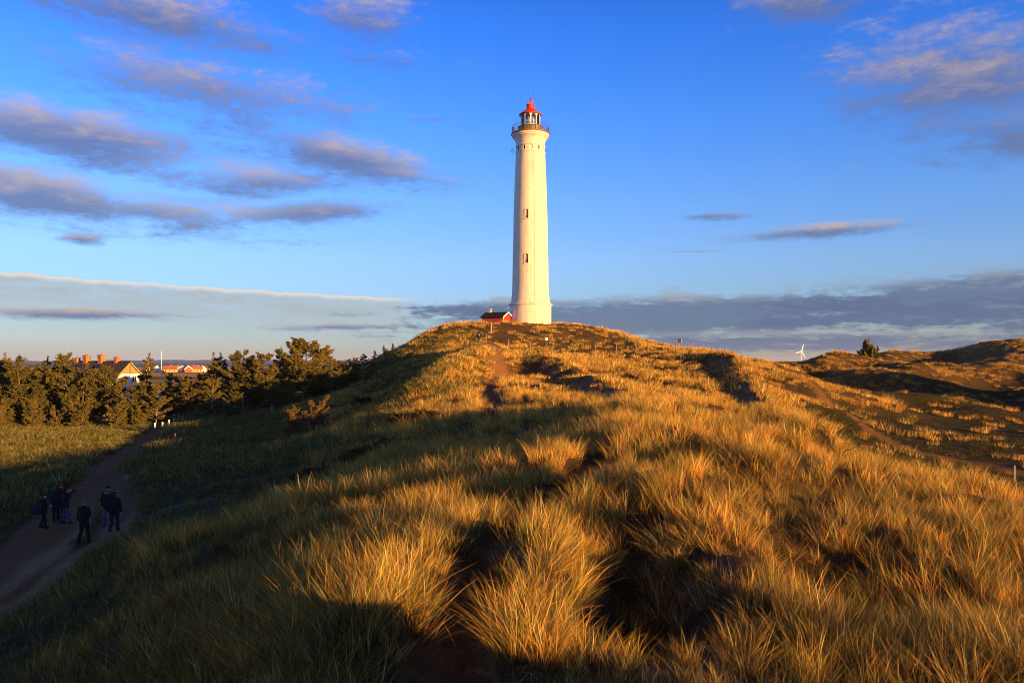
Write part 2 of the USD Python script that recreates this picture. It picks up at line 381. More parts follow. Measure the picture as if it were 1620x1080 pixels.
def detail(x, y, z):
    r = np.hypot(x, y)
    path = np.minimum(seg_dist(x, y, *VALLEY_PATH), seg_dist(x, y, *VALLEY_BRANCH))
    calm = sm(path, 0.8, 2.2)
    dune = sm(z, 12.6, 15.0)
    tower = 1 - np.exp(-((x - 3.5) ** 2 + (y - 148) ** 2) / 8.0 ** 2)
    amp = (0.25 + 0.75 * dune) * (0.25 + 0.75 * calm)
    h = amp * (1.6 * ns(x, y, 14, 11, 2) * sm(r, 25, 60) * tower + 1.5 * ns(x, y, 4.5, 12, 2) * sm(r, 9, 15) * (1 - 0.6 * sm(r, 30, 70)) + 0.9 * ns(x, y, 1.9, 14, 2) * sm(r, 3, 8) * (1 - sm(r, 25, 45)))
    ridged = 1 - 2 * np.abs(ns(x, y, 26, 13, 2)) * 2
    h += amp * sm(r, 60, 120) * sm(x / np.maximum(r, 1), 0.2, 0.4) * 2.6 * (ridged - 0.55)
    # spurs and rims
    h += 2.0 * np.exp(-seg_dist(x, y, *SPUR) ** 2) + 1.0 * np.exp(-seg_dist(x, y, *RIM) ** 2) + 1.2 * np.exp(-seg_dist(x, y, *CRAG) ** 2)
    h += (1.1 + 1.3 * sm(x / np.maximum(r, 1), 0.22, 0.36)) * ns(x, y, 6.5, 15, 2) * sm(r, 55, 75) * (1 - sm(r, 150, 200)) * tower * dune
    # carved trails, blowouts
    for tr, dep in ((RIDGE_PATH, .45), (HILL_PATH, .25), (BLOWOUT, .9), (SCARP, .6), (BARE, .5), (VALLEY_PATH, .12), (VALLEY_BRANCH, .06)):
        h -= dep * (1 - sm(seg_dist(x, y, *tr), 0.5, 1.7))
    # bowls blown out of the dunes on the right, and their crests
    for u, v, D, rx, ry, dep in ((1340, 588, 140, 10, 7, 3.6), (1405, 625, 122, 13, 8, 3.6), (1490, 598, 150, 9, 6, 2.5), (1510, 590, 184, 20, 10, 3.5), (1600, 622, 128, 16, 8, 3.0)):
        h -= dep * gauss(x, y, *P(u, v, D)[:2], rx, ry, 0.5)
    for u, D, rx, ry, up in ((1545, 188, 15, 10, 1.6), (1460, 104, 7, 3.5, 1.3), (1560, 96, 6, 4, 1.2), (1390, 92, 5, 3, 0.9), (1250, 118, 5, 3, 0.8), (1300, 150, 7, 5, 1.2), (1425, 192, 14, 6, 1.2), (1640, 186, 14, 8, 0.6), (1390, 122, 5, 9, 1.0), (1480, 118, 5, 9, 1.5), (1365, 140, 4, 7, 1.2), (1680, 118, 8, 14, 2.0)):
        h += up * gauss(x, y, (u - CU) / FPX * D, D, rx, ry, 0.2)
    h += 11.0 * gauss(x, y, 106, 90, 18, 14, 0.3) + 3.0 * gauss(x, y, *P(1425, 595, 130)[:2], 4, 13, 0.45) + 2.8 * gauss(x, y, *P(1400, 575, 146)[:2], 4, 9, 0.5) + 2.4 * gauss(x, y, *P(1560, 600, 150)[:2], 5, 14, 0.3)
    # shoulder right of the tower: it sinks towards the dip before the next dune
    for u, D, rx, ry, up in ((650, 135, 4, 8, -1.0), (1000, 140, 6, 12, -0.8), (1045, 137, 6, 12, -0.8), (1090, 136, 6, 12, -1.2), (1140, 135, 6, 12, -1.2), (1190, 150, 7, 16, -1.5), (1240, 150, 7, 16, -1.6), (1275, 150, 5, 16, -1.6), (1325, 151, 6, 14, -1.0), (1372, 149, 5, 12, -0.5), (1470, 195, 8, 10, 0.5), (1555, 200, 8, 12, 1.1)):
        h += up * gauss(x, y, (u - CU) / FPX * D, D, rx, ry, -0.3)
    # foreground: hollow between the tussock ridges, the rise at the right that shades the lowest rows
    h -= 1.2 * gauss(x, y, 2.0, 13.0, 0.95, 2.6, -0.15) + 1.3 * gauss(x, y, 6.6, 20.5, 3.6, 1.1, -0.5)
    h += 0.5 * gauss(x, y, 3.9, 14, 1.1, 4.0, -0.1) + 0.55 * gauss(x, y, 0.55, 12.6, 0.55, 2.0, 0.1) - 0.4 * gauss(x, y, -2.3, 11.0, 1.3, 1.6, 0.0)
    h += RISE * gauss(x, y, 4.3, 2.7, 2.7, 1.2, 0.82) * (0.92 + 1.1 * ns(x, y, 1.1, 17, 2))
    return z + h


RISE = 1.3
_z = detail(_gx, _gy, base_height(_gx, _gy))


def H(x, y):
    """Ground height, read from the grid the ground is made of."""
    x, y = np.asarray(x, float), np.asarray(y, float)
    if x.ndim == 0:
        return float(H(x[None], y[None])[0])
    a = np.interp(np.arctan2(x, y), AZ, np.arange(len(AZ)))
    r = np.interp(np.log(np.maximum(np.hypot(x, y), 0.5)), LR, np.arange(len(LR)))
    return map_coordinates(_z, [r, a], order=1, mode='nearest')


def ground_masks(x, y, z=None):
    z = H(x, y) if z is None else z
    r = np.hypot(x, y)
    w = 1.0 * ns(x, y, 2.0, 21, 4)
    sand = 0
    for tr, k in ((VALLEY_PATH, 1.0), (VALLEY_BRANCH, .8), (RIDGE_PATH, .85), (HILL_PATH, 1.0), (BLOWOUT, 1.0), (SCARP, .55), (BARE, .45), (RIGHT_TRAIL, .7)):
        sand = np.maximum(sand, k * (1 - sm(seg_dist(x, y, *tr) + w, 0.75, 1.15)))
    az = np.arctan2(x, y)
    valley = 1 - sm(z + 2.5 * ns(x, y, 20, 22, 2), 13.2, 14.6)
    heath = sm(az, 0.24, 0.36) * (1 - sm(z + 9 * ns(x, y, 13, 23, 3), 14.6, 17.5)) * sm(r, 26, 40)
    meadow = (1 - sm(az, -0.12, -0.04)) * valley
    return sand, heath, meadow


def grid_mesh():
    nr, na = len(LR), len(AZ)
    v = np.stack([_gx, _gy, _z], -1).reshape(-1, 3)
    k, j = np.meshgrid(np.arange(nr - 1), np.arange(na - 1), indexing='ij')
    q = np.stack([k * na + j, (k + 1) * na + j, (k + 1) * na + j + 1, k * na + j + 1], -1).reshape(-1, 4)
    f = np.vstack([q[:, [0, 1, 2]], q[:, [0, 2, 3]]])[:, ::-1]
    c = len(v)
    v = np.vstack([v, [0, 0, float(_z[0].mean())]])
    j = np.arange(na - 1)
    f = np.vstack([f, np.stack([np.full(na - 1, c), j + 1, j], 1)])
    return v, f


_v, _f = grid_mesh()
_sand, _heath, _meadow = ground_masks(_v[:, 0], _v[:, 1], _v[:, 2])
_mix = lambda a, b, t: a * (1 - t[:, None]) + np.asarray(b) * t[:, None]
_r = np.hypot(_v[:, 0], _v[:, 1])
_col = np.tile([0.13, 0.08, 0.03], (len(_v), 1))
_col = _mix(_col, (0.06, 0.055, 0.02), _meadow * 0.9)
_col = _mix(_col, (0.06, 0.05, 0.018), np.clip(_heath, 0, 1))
_n = ns(_v[:, 0], _v[:, 1], 9, 31, 4)
_col *= (1 + 1.1 * _n)[:, None]
_field = sm(_r, 200, 300)
_fn = ns(_v[:, 0], _v[:, 1], 130, 33, 2)
_col = _mix(_col, (0.24, 0.14, 0.045), _field)
_col = _mix(_col, (0.07, 0.06, 0.02), _field * (sm(_fn, 0.06, 0.12)))
_col = _mix(_col, (0.32, 0.16, 0.062), np.clip(_sand, 0, 1))
_gm = usdkit.material(stage, '/World/Looks/dune_ground', {
    "a": ("attribute", {"attribute": "ground_color"}),
    "g": ("geometry", {}),
    "n1": ("noise_texture", {"scale": 3.0, "detail": 8.0, "roughness": 0.7}),
    "n2": ("noise_texture", {"scale": 22.0, "detail": 6.0, "roughness": 0.7}),
    "r1": ("rgb_ramp", {"ramp": [(0.25, (0.55, 0.55, 0.55)), (0.75, (1.35, 1.35, 1.35))]}),
    "r2": ("rgb_ramp", {"ramp": [(0.25, (0.6, 0.58, 0.55)), (0.75, (1.35, 1.33, 1.3))]}),
    "m1": ("mix", {"mix_type": "multiply", "fac": 1.0}), "m2": ("mix", {"mix_type": "multiply", "fac": 1.0}),
    "ad": ("math", {"math_type": "add"}),
    "b": ("bump", {"strength": 1.0, "distance": 0.4}),
    "p": ("principled_bsdf", {"roughness": 0.95, "specular_ior_level": 0.1, "diffuse_roughness": 0.6}),
}, [("g.position", "n1.vector"), ("g.position", "n2.vector"), ("n1.fac", "r1.fac"), ("n2.fac", "r2.fac"), ("a.color", "m1.color1"), ("r1.color", "m1.color2"),
    ("m1.color", "m2.color1"), ("r2.color", "m2.color2"), ("m2.color", "p.base_color"), ("n1.fac", "ad.value1"), ("n2.fac", "ad.value2"), ("ad.value", "b.height"), ("b.normal", "p.normal")], surface="p.BSDF")
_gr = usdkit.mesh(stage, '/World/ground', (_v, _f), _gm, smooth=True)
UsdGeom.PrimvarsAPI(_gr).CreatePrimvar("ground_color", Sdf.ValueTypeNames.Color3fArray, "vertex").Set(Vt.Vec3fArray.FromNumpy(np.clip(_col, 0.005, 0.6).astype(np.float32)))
tag(_gr, 'rolling dune ground with sandy trails and bare scarps', 'ground', kind='structure')

# sea: one sheet to the horizon, and the low coast beyond it
_th = np.linspace(0, 2 * np.pi, 181)[:-1]
_rr = np.array([1200, 2500, 4000, 5500, 7000, 10000, 13900.0])
_sv = np.stack([_rr[:, None] * np.sin(_th), _rr[:, None] * np.cos(_th), np.zeros((len(_rr), 180))], -1).reshape(-1, 3)
_k, _j = np.meshgrid(np.arange(len(_rr) - 1), np.arange(180), indexing='ij')
_q = np.stack([_k * 180 + _j, (_k + 1) * 180 + _j, (_k + 1) * 180 + (_j + 1) % 180, _k * 180 + (_j + 1) % 180], -1).reshape(-1, 4)[:, ::-1]
sea_m = usdkit.material(stage, '/World/Looks/sea_water', {"g": ("geometry", {}), "mp": ("mapping", {"scale": (0.02, 0.05, 0.02)}), "n": ("noise_texture", {"scale": 4.0, "detail": 6.0}),
    "b": ("bump", {"strength": 0.35, "distance": 3.0}), "p": ("principled_bsdf", {"base_color": (0.022, 0.034, 0.048), "roughness": 0.5, "specular_ior_level": 0.12})},
    [("g.position", "mp.vector"), ("mp.vector", "n.vector"), ("n.fac", "b.height"), ("b.normal", "p.normal")], surface="p.BSDF")
tag(obj('sea', (_sv, _q), sea_m), 'calm blue fjord water beyond the village', 'sea', kind='structure')

# ------------------------------------------------------------------ lighthouse
from manifold3d import Manifold, CrossSection, Mesh as MMesh


def mani(tm):
    return Manifold(MMesh(np.asarray(tm.vertices, np.float32), np.asarray(tm.faces, np.uint32)))


def revolve(profile, n=96):
    """Solid of revolution from [(r, z)] running up the outside."""
    pts = [(0, profile[0][1])] + list(profile) + [(0, profile[-1][1])]
    return CrossSection([pts]).revolve(n)


def arch_prism(w, h, depth):
    """Prism with a round-arched outline: width w, total height h from z = 0, running depth along -y ... +y."""
    r = w / 2
    pts = [(-r, 0), (r, 0)] + [(r * math.cos(a), h - r + r * math.sin(a)) for a in np.linspace(0, math.pi, 13)]
    return Manifold.extrude(CrossSection([pts]), depth).translate([0, 0, -depth / 2]).rotate([90, 0, 0])


def facing(m, ang, r, z):
    """Puts a manifold built facing -y at angle ang (degrees to the right as seen from the viewpoint) on radius r."""
    return m.translate([0, -r, z]).rotate([0, 0, ang])


white_paint = usdkit.material(stage, '/World/Looks/white_limewash', {
    "tc": ("texture_coordinate", {}), "mp": ("mapping", {"scale": (1.0, 1.0, 0.12)}), "n": ("noise_texture", {"scale": 2.2, "detail": 7.0, "roughness": 0.65}),
    "n2": ("noise_texture", {"scale": 1.1, "detail": 6.0, "roughness": 0.6}),
    "r": ("rgb_ramp", {"ramp": [(0.28, (0.42, 0.365, 0.275)), (0.5, (0.535, 0.48, 0.385)), (0.72, (0.59, 0.545, 0.45))]}),
    "r2": ("rgb_ramp", {"ramp": [(0.22, (0.78, 0.70, 0.58)), (0.42, (1.0, 1.0, 1.0))]}),
    "m": ("mix", {"mix_type": "multiply", "fac": 1.0}),
    "n3": ("noise_texture", {"scale": 3.2, "detail": 5.0, "roughness": 0.7}), "t3": ("map_range", {"from_min": 0.56, "from_max": 0.62, "to_min": 0.0, "to_max": 0.75, "clamp": True}),
    "sp": ("separate_xyz", {}), "zm": ("map_range", {"from_min": 25.0, "from_max": 31.0, "to_min": 0.12, "to_max": 1.0, "clamp": True}), "pf": ("math", {"math_type": "multiply"}),
    "pk": ("mix", {"mix_type": "mix", "color2": (0.30, 0.22, 0.13)}),
    "w": ("wave_texture", {"wave_type": "bands", "bands_direction": "z", "profile": "saw", "scale": 0.32, "distortion": 0.15, "detail": 1.0}),
    "w2": ("math", {"math_type": "greater_than", "value2": 0.93}),
    "wn": ("math", {"math_type": "multiply_add", "value2": -0.5}),
    "b": ("bump", {"strength": 0.35, "distance": 0.03}), "p": ("principled_bsdf", {"roughness": 0.75, "specular_ior_level": 0.2})},
    [("tc.object", "mp.vector"), ("mp.vector", "n.vector"), ("tc.object", "n2.vector"), ("n.fac", "r.fac"), ("n2.fac", "r2.fac"), ("r.color", "m.color1"), ("r2.color", "m.color2"), ("m.color", "pk.color1"), ("tc.object", "n3.vector"), ("n3.fac", "t3.value"), ("tc.object", "sp.vector"), ("sp.z", "zm.value"), ("t3.result", "pf.value1"), ("zm.result", "pf.value2"), ("pf.value", "pk.fac"), ("pk.color", "p.base_color"),
     ("tc.object", "w.vector"), ("w.fac", "w2.value1"), ("w2.value", "wn.value1"), ("n.fac", "wn.value3"), ("wn.value", "b.height"), ("b.normal", "p.normal")], surface="p.BSDF")
red_paint = simple('red_paint', (0.46, 0.022, 0.005), 0.5, 0.15, 3.0)
rust_red = simple('rust_red_paint', (0.22, 0.04, 0.02), 0.6, 0.25, 6.0)
dark_iron = simple('dark_iron', (0.05, 0.042, 0.03), 0.6, 0.3, 6.0)
drum_paint = simple('brown_green_panel_paint', (0.16, 0.12, 0.065), 0.55, 0.3, 5.0)
cream_paint = simple('cream_paint', (0.62, 0.5, 0.3), 0.55, 0.15, 5.0)
glass_pane = usdkit.material(stage, '/World/Looks/window_glass', {"t": ("transparent_bsdf", {"color": (0.93, 0.96, 0.95)}), "g": ("glossy_bsdf", {"roughness": 0.02, "color": (1, 1, 1)}),
    "f": ("fresnel", {"IOR": 1.5}), "x": ("mix_closure", {})}, [("f.fac", "x.fac"), ("t.BSDF", "x.closure1"), ("g.BSDF", "x.closure2")], surface="x.closure")
dark_glass = usdkit.material(stage, '/World/Looks/dark_window_glass', {"p": ("principled_bsdf", {"base_color": (0.012, 0.013, 0.015), "roughness": 0.08, "specular_ior_level": 0.5})}, surface="p.BSDF")
lens_glass = usdkit.material(stage, '/World/Looks/lens_glass', {"p": ("principled_bsdf", {"base_color": (0.75, 0.85, 0.82), "roughness": 0.1, "transmission_weight": 0.6, "ior": 1.45})}, surface="p.BSDF")

TX, TY, TZ = 3.45, 149.0, 26.45
LS = 149.0 / 145.0
lh = thing('lighthouse', 'tall white round lighthouse with red lantern roof standing on top of the grassy dune', 'lighthouse', (TX, TY, TZ), 0, (LS, LS, LS))
obj('plinth', revolve([(3.86, -1.2), (3.86, 0.15), (3.78, 0.22), (3.77, 3.62)]), white_paint, lh, 30)
obj('plinth_cornice', revolve([(3.83, 3.62), (3.9, 3.68), (3.98, 3.74), (3.98, 3.92), (3.9, 3.98), (3.72, 4.04), (3.62, 4.2)]), white_paint, lh, 30)
shaft_p = [(3.60, 4.2), (3.52, 4.5), (3.45, 4.95), (3.46, 5.0), (3.46, 5.12), (3.42, 5.16), (3.38, 5.6), (3.30, 8), (3.20, 13), (3.08, 19.5), (2.95, 24.0), (2.80, 28.3), (2.655, 31.2)]
shaft = revolve(shaft_p)
for zc, rr in ((11.15, 3.26), (19.1, 3.11)):
    shaft -= facing(arch_prism(0.54, 1.6, 0.34), -14, rr, zc)
obj('shaft', shaft, white_paint, lh, 30)
obj('shaft_band', revolve([(2.665, 31.2), (2.72, 31.24), (2.74, 31.34), (2.72, 31.42), (2.64, 31.46)]), white_paint, lh, 30)
neck = revolve([(2.64, 31.46), (2.62, 32.42)])
for k in range(12):
    neck -= facing(mani(box(0, 0, 0.48, 0.40, 0.5, 0.74)), 3 + 30 * k, 2.63, 31.47)
obj('frieze', neck, white_paint, lh, 30)
for k in range(12):
    a = 3 + 30 * k
    t = facing(mani(box(0, 0, 0.48, 0.39, 0.04, 0.73)), a, 2.46, 31.47)
    obj('frieze_panel', t, red_paint if k == 1 else (dark_glass if k in (10, 11) else white_paint), lh, label='red shutter in the frieze' if k == 1 else None)
obj('gallery_corbel', revolve([(2.66, 32.42), (2.72, 32.46), (2.72, 32.58), (2.62, 32.64), (2.6, 32.95), (2.66, 33.3), (2.80, 33.65), (3.02, 33.98), (3.16, 34.12), (3.22, 34.14), (3.22, 34.3), (3.34, 34.36), (3.40, 34.5), (3.40, 34.66)]), white_paint, lh, 30)
obj('gallery_floor', revolve([(3.42, 34.66), (3.52, 34.68), (3.54, 34.82), (3.5, 34.88), (2.3, 34.9)]), rust_red, lh, 30)
rail_z = (35.25, 35.6, 36.12)
for z in rail_z:
    th = np.linspace(0, 2 * np.pi, 65)
    obj('railing_bar', tube(np.stack([3.36 * np.cos(th), 3.36 * np.sin(th), np.full(65, z)], 1), 0.026 if z < 36 else 0.034, 5, False), dark_iron, lh)
for k in range(24):
    a = 2 * np.pi * k / 24
    x, y = 3.36 * math.cos(a), 3.36 * math.sin(a)
    obj('railing_post', tube([(x, y, 34.86), (x, y, 36.14)], 0.032, 5), dark_iron, lh)
obj('gallery_box', cat(box(-3.12, -0.9, 35.4, 0.3, 0.3, 0.75), box(-3.12, -0.9, 35.8, 0.36, 0.36, 0.06)), dark_iron, lh)
obj('lantern_base', revolve([(2.2, 34.9), (2.22, 34.95), (2.2, 36.0), (2.28, 36.04), (2.28, 36.12), (1.9, 36.14)]), drum_paint, lh, 30)
for k in range(20):
    a = 360 / 20 * k + 4
    obj('base_rib', facing(mani(box(0, 0, 0.5, 0.05, 0.06, 1.0)), a, 2.2, 34.96), dark_iron, lh)
wall = revolve([(1.80, 36.14), (1.80, 38.42)]) - revolve([(1.72, 36.0), (1.72, 38.6)])
NP = 10
for k in range(NP):
    wall -= facing(arch_prism(0.88, 1.95, 0.5), 360 / NP * k + 18, 1.76, 36.3)
obj('lantern_frame', wall, cream_paint, lh, 30)
for k in range(NP):
    obj('lantern_pane', facing(arch_prism(0.87, 1.94, 0.02), 360 / NP * k + 18, 1.73, 36.305), glass_pane, lh)
    for zz in (36.9, 37.5):
        pass
lens = lathe([(0.02, 36.2), (0.5, 36.25), (0.55, 36.5), (0.72, 36.9), (0.78, 37.2), (0.72, 37.5), (0.58, 37.85), (0.4, 38.05), (0.02, 38.1)], 32)
ln = obj('lens', lens, lens_glass, lh, 30)
for k in range(6):
    a = 2 * np.pi * k / 6
    obj('lens_bar', tube([(0.6 * math.cos(a), 0.6 * math.sin(a), 36.15), (0.82 * math.cos(a), 0.82 * math.sin(a), 37.2), (0.6 * math.cos(a), 0.6 * math.sin(a), 38.1)], 0.04, 5), drum_paint, ln)
obj('lantern_roof', revolve([(1.82, 38.38), (2.06, 38.30), (2.08, 38.40), (1.95, 38.52), (1.5, 38.82), (1.05, 39.12), (0.8, 39.32), (0.70, 39.44)]), red_paint, lh, 30)
obj('roof_eave', revolve([(1.95, 38.22), (2.02, 38.22), (2.02, 38.30), (1.95, 38.30)]) - revolve([(1.85, 38.0), (1.85, 38.5)]), dark_iron, lh, 30)
obj('ventilator_drum', revolve([(0.69, 39.44), (0.69, 40.08), (0.76, 40.12), (0.76, 40.2), (0.68, 40.22)]), red_paint, lh, 30)
for k in range(8):
    a = 2 * np.pi * k / 8
    s = np.linspace(-0.95, 1.45, 12)
    obj('cage_rib', tube(np.stack([0.64 * np.cos(s) * math.cos(a), 0.64 * np.cos(s) * math.sin(a), 40.62 + 0.5 * np.sin(s)], 1), 0.028, 5), red_paint, lh)
obj('cage_ring', tube(np.stack([0.64 * np.cos(np.linspace(0, 6.2832, 25)), 0.64 * np.sin(np.linspace(0, 6.2832, 25)), np.full(25, 40.62)], 1), 0.025, 5, False), red_paint, lh)
obj('finial', cat(trimesh.creation.icosphere(2, 0.17).apply_translation([0, 0, 41.28]), lathe([(0.09, 41.05), (0.06, 41.45), (0.02, 41.6)], 12), tube([(0, 0, 40.2), (0, 0, 41.1)], 0.06, 6)), rust_red, lh, 30)
obj('lightning_rod', tube([(0, 0, 41.4), (0, 0, 43.0)], [0.035, 0.02], 6), rust_red, lh)
for zc, rr in ((11.15, 3.20), (19.1, 3.05)):
    w = thing('window', parent=str(lh.GetPath()))
    ring = facing(arch_prism(0.80, 1.80, 0.10), -14, rr + 0.02, zc - 0.06) - facing(arch_prism(0.58, 1.66, 0.6), -14, rr + 0.05, zc - 0.02)
    obj('surround', ring, white_paint, w, 30)
    fr = facing(arch_prism(0.54, 1.6, 0.06), -14, rr - 0.10, zc) - facing(arch_prism(0.44, 1.48, 0.3), -14, rr - 0.10, zc + 0.09)
    fr = fr + facing(mani(box(0, 0, 0.8, 0.05, 0.05, 1.5)), -14, rr - 0.10, zc) + facing(mani(box(0, 0, 0.75, 0.5, 0.05, 0.05)), -14, rr - 0.10, zc) + facing(mani(box(0, 0, 0.3, 0.56, 0.055, 0.5)), -14, rr - 0.102, zc)
    obj('frame', fr, rust_red, w)
    obj('pane', facing(arch_prism(0.58, 1.6, 0.02), -14, rr - 0.13, zc + 0.02), dark_glass, w)
    obj('sill', facing(mani(box(0, 0, -0.05, 0.8, 0.3, 0.1)), -14, rr + 0.02, zc - 0.02), white_paint, w)
# lightning conductor down the shaft, aerials at the neck
cz = np.linspace(0.2, 31.2, 40)
cr = np.interp(cz, [0.2, 3.6, 3.7, 4.05, 4.2] + [p[1] for p in shaft_p[1:]], [3.80, 3.80, 4.0, 4.0, 3.64] + [p[0] + 0.03 for p in shaft_p[1:]])
obj('lightning_conductor', tube(np.stack([cr * math.sin(0.2), -cr * math.cos(0.2), cz], 1), 0.022, 4), simple('weathered_copper', (0.25, 0.19, 0.12), 0.6), lh)
ae = cat(tube([(-2.6, 0.3, 31.95), (-3.7, 0.3, 31.85)], 0.03, 5), tube([(-3.2, 0.3, 31.2), (-3.2, 0.3, 32.5)], 0.03, 5), tube([(-3.45, 0.3, 31.45), (-3.45, 0.3, 32.2)], 0.022, 5))
obj('aerial', ae, dark_iron, lh)
obj('aerial', tube([(2.6, 0.3, 31.9), (3.1, 0.3, 31.9)], 0.03, 5), dark_iron, lh)

# ------------------------------------------------------------------ red shed beside the tower
shingle = simple('black_roofing_felt', (0.018, 0.017, 0.017), 0.85, 0.3, 5.0, 0.15, 0.02)
red_boards = usdkit.material(stage, '/World/Looks/red_boards', {"p": ("principled_bsdf", {"base_color": (0.42, 0.028, 0.018), "roughness": 0.6})}, surface="p.BSDF")
white_trim = simple('white_trim_paint', (0.74, 0.72, 0.66), 0.55, 0.08, 3.0)
brick_red = simple('red_brick', (0.36, 0.125, 0.055), 0.9, 0.35, 3.5, 0.1, 0.02)
brick_dark = simple('dark_red_brick', (0.27, 0.09, 0.045), 0.9, 0.35, 3.5, 0.1, 0.02)


def gable_prism(L, W, h, rise, x0=0.0):
    """House body along -x from the gable at x0: walls and gables as one closed solid."""
    pts = [(-W / 2, 0), (W / 2, 0), (W / 2, h), (0, h + rise), (-W / 2, h)]
    return Manifold.extrude(CrossSection([pts]), L).rotate([90, 0, 90]).translate([x0 - L, 0, 0])


def roof_slab(L, W, h, rise, side, over=0.3, t=0.14, x0=0.0, oe=0.25):
    """One roof plane (side -1 or 1 in y) with overhangs; a sheet of thickness t just above the body."""
    k = rise / (W / 2)
    y1, z1 = side * (W / 2 + over), h - k * over
    n = np.array([0, side * k, 1.0])
    n /= np.linalg.norm(n)
    a = [np.array([x, y, z]) + n * 0.01 for x in (x0 - L - oe, x0 + oe) for y, z in ((0, h + rise), (y1, z1))]
    return Manifold.hull_points([tuple(p) for p in a] + [tuple(p + n * t) for p in a])


shed = thing('red_shed', 'small red shed with black roof behind the dune crest left of the lighthouse', 'shed', (-0.9, 146.2, 25.75), -32)
SL, SW, SH, SR = 4.6, 2.8, 2.25, 0.8
obj('wall', gable_prism(SL, SW, SH, SR), red_boards, shed)
for side in (-1, 1):
    obj('roof', roof_slab(SL, SW, SH, SR, side), shingle, shed)
    a = [np.array([0.27, 0, SH + SR]), np.array([0.27, side * (SW / 2 + 0.3), SH - SR / (SW / 2) * 0.3])]
    obj('barge_board', Manifold.hull_points([tuple(p + np.array([dx, 0, dz])) for p in a for dx in (0, 0.04) for dz in (-0.1, 0.16)]), white_trim, shed)
    obj('board', box(0.02, side * (SW / 2 - 0.05), SH / 2, 0.05, 0.1, SH), white_trim, shed)
for k in range(13):
    y = -SW / 2 + 0.13 + k * (SW - 0.26) / 12
    obj('batten', box(0.012, y, (SH + SR * (1 - abs(y) / (SW / 2))) / 2, 0.025, 0.05, SH + SR * (1 - abs(y) / (SW / 2)) - 0.08), red_boards, shed)
ch = obj('chimney', cat(box(-3.7, 0, SH + SR + 0.25, 0.42, 0.42, 0.9), box(-3.7, 0, SH + SR + 0.74, 0.52, 0.52, 0.1)), simple('yellow_brick', (0.5, 0.3, 0.12), 0.9, 0.3, 4.0), shed)

# ------------------------------------------------------------------ long house behind the conifers
house_x, house_y, _z0 = P(205, 573, 160)
hou = thing('long_house', 'long house with olive boarded gable, dark roof and brick chimneys rising behind the conifers', 'house', (house_x, house_y, 11.6), -29)
HL, HW, HH, HR = 21.0, 9.0, 3.6, 4.35
HA = dict(h=HH, rise=HR)
dark_tiles = simple('dark_roof_tiles', (0.055, 0.038, 0.028), 0.85, 0.35, 2.0, 0.2, 0.03)
olive_boards = simple('olive_boards', (0.20, 0.17, 0.05), 0.7, 0.2, 4.0)
obj('wall', gable_prism(HL, HW, HH, HR), simple('white_plaster', (0.76, 0.74, 0.66), 0.8, 0.08, 1.5), hou)
gb = Manifold.extrude(CrossSection([[(-HW / 2 * 0.5, HH + HR * 0.5), (HW / 2 * 0.5, HH + HR * 0.5), (0, HH + HR)]]), 0.06).rotate([90, 0, 90]).translate([0.004, 0, 0])
obj('gable_boards', gb, olive_boards, hou)
for side in (-1, 1):
    rf = obj('roof', roof_slab(HL, HW, HH, HR, side, 0.4, 0.18, 0.0, 0.35), dark_tiles, hou)
    a = [np.array([0.36, 0, HH + HR]), np.array([0.36, side * (HW / 2 + 0.4), HH - HR / (HW / 2) * 0.4])]
    obj('barge_board', Manifold.hull_points([tuple(p + np.array([dx, 0, dz])) for p in a for dx in (0, 0.05) for dz in (-0.18, 0.22)]), olive_boards, hou)
obj('ridge', tube([(-HL - 0.3, 0, HH + HR + 0.2), (0.3, 0, HH + HR + 0.2)], 0.14, 6), dark_tiles, hou)
for xx, s, hh in ((-4.0, 0.9, 1.0), (-9.0, 1.15, 1.5), (-14.0, 1.15, 1.45), (-17.2, 0.9, 0.9)):
    c = obj('chimney', cat(box(xx, 0, HH + HR + hh / 2 - 0.5, s, s * 0.9, hh + 1.0), box(xx, 0, HH + HR + hh - 0.35, s + 0.12, s * 0.9 + 0.12, 0.14)), brick_red, hou)
    obj('cap', cat(box(xx, 0, HH + HR + hh + 0.05, s + 0.16, s * 0.9 + 0.16, 0.1), tube([(xx - .2, 0, HH + HR + hh + .1), (xx - .2, 0, HH + HR + hh + .32)], 0.11, 8), tube([(xx + .2, 0, HH + HR + hh + .1), (xx + .2, 0, HH + HR + hh + .32)], 0.11, 8)), brick_dark, c)
for xx in (-7.0, -13.2):
    wz = HH + HR * 0.72
    wf = obj('skylight', roof_slab(1.0, HW * 0.18, wz - 0.2, HR * 0.18, -1, 0, 0.05, xx, 0).translate([0, -HW * 0.14 - 0.2, 0.19]), dark_glass, hou)
for sy in (-1.0, 1.0):
    wn = obj('window', cat(box(0.03, sy, HH + 1.0, 0.06, 0.9, 1.1)), dark_glass, hou)
    obj('frame', cat(box(0.05, sy, HH + 1.0, 0.07, 0.06, 1.1), box(0.05, sy, HH + 1.6, 0.07, 1.05, 0.1), box(0.05, sy, HH + 0.4, 0.07, 1.05, 0.1), box(0.05, sy - 0.5, HH + 1.0, 0.07, 0.08, 1.1), box(0.05, sy + 0.5, HH + 1.0, 0.07, 0.08, 1.1)), white_trim, wn)

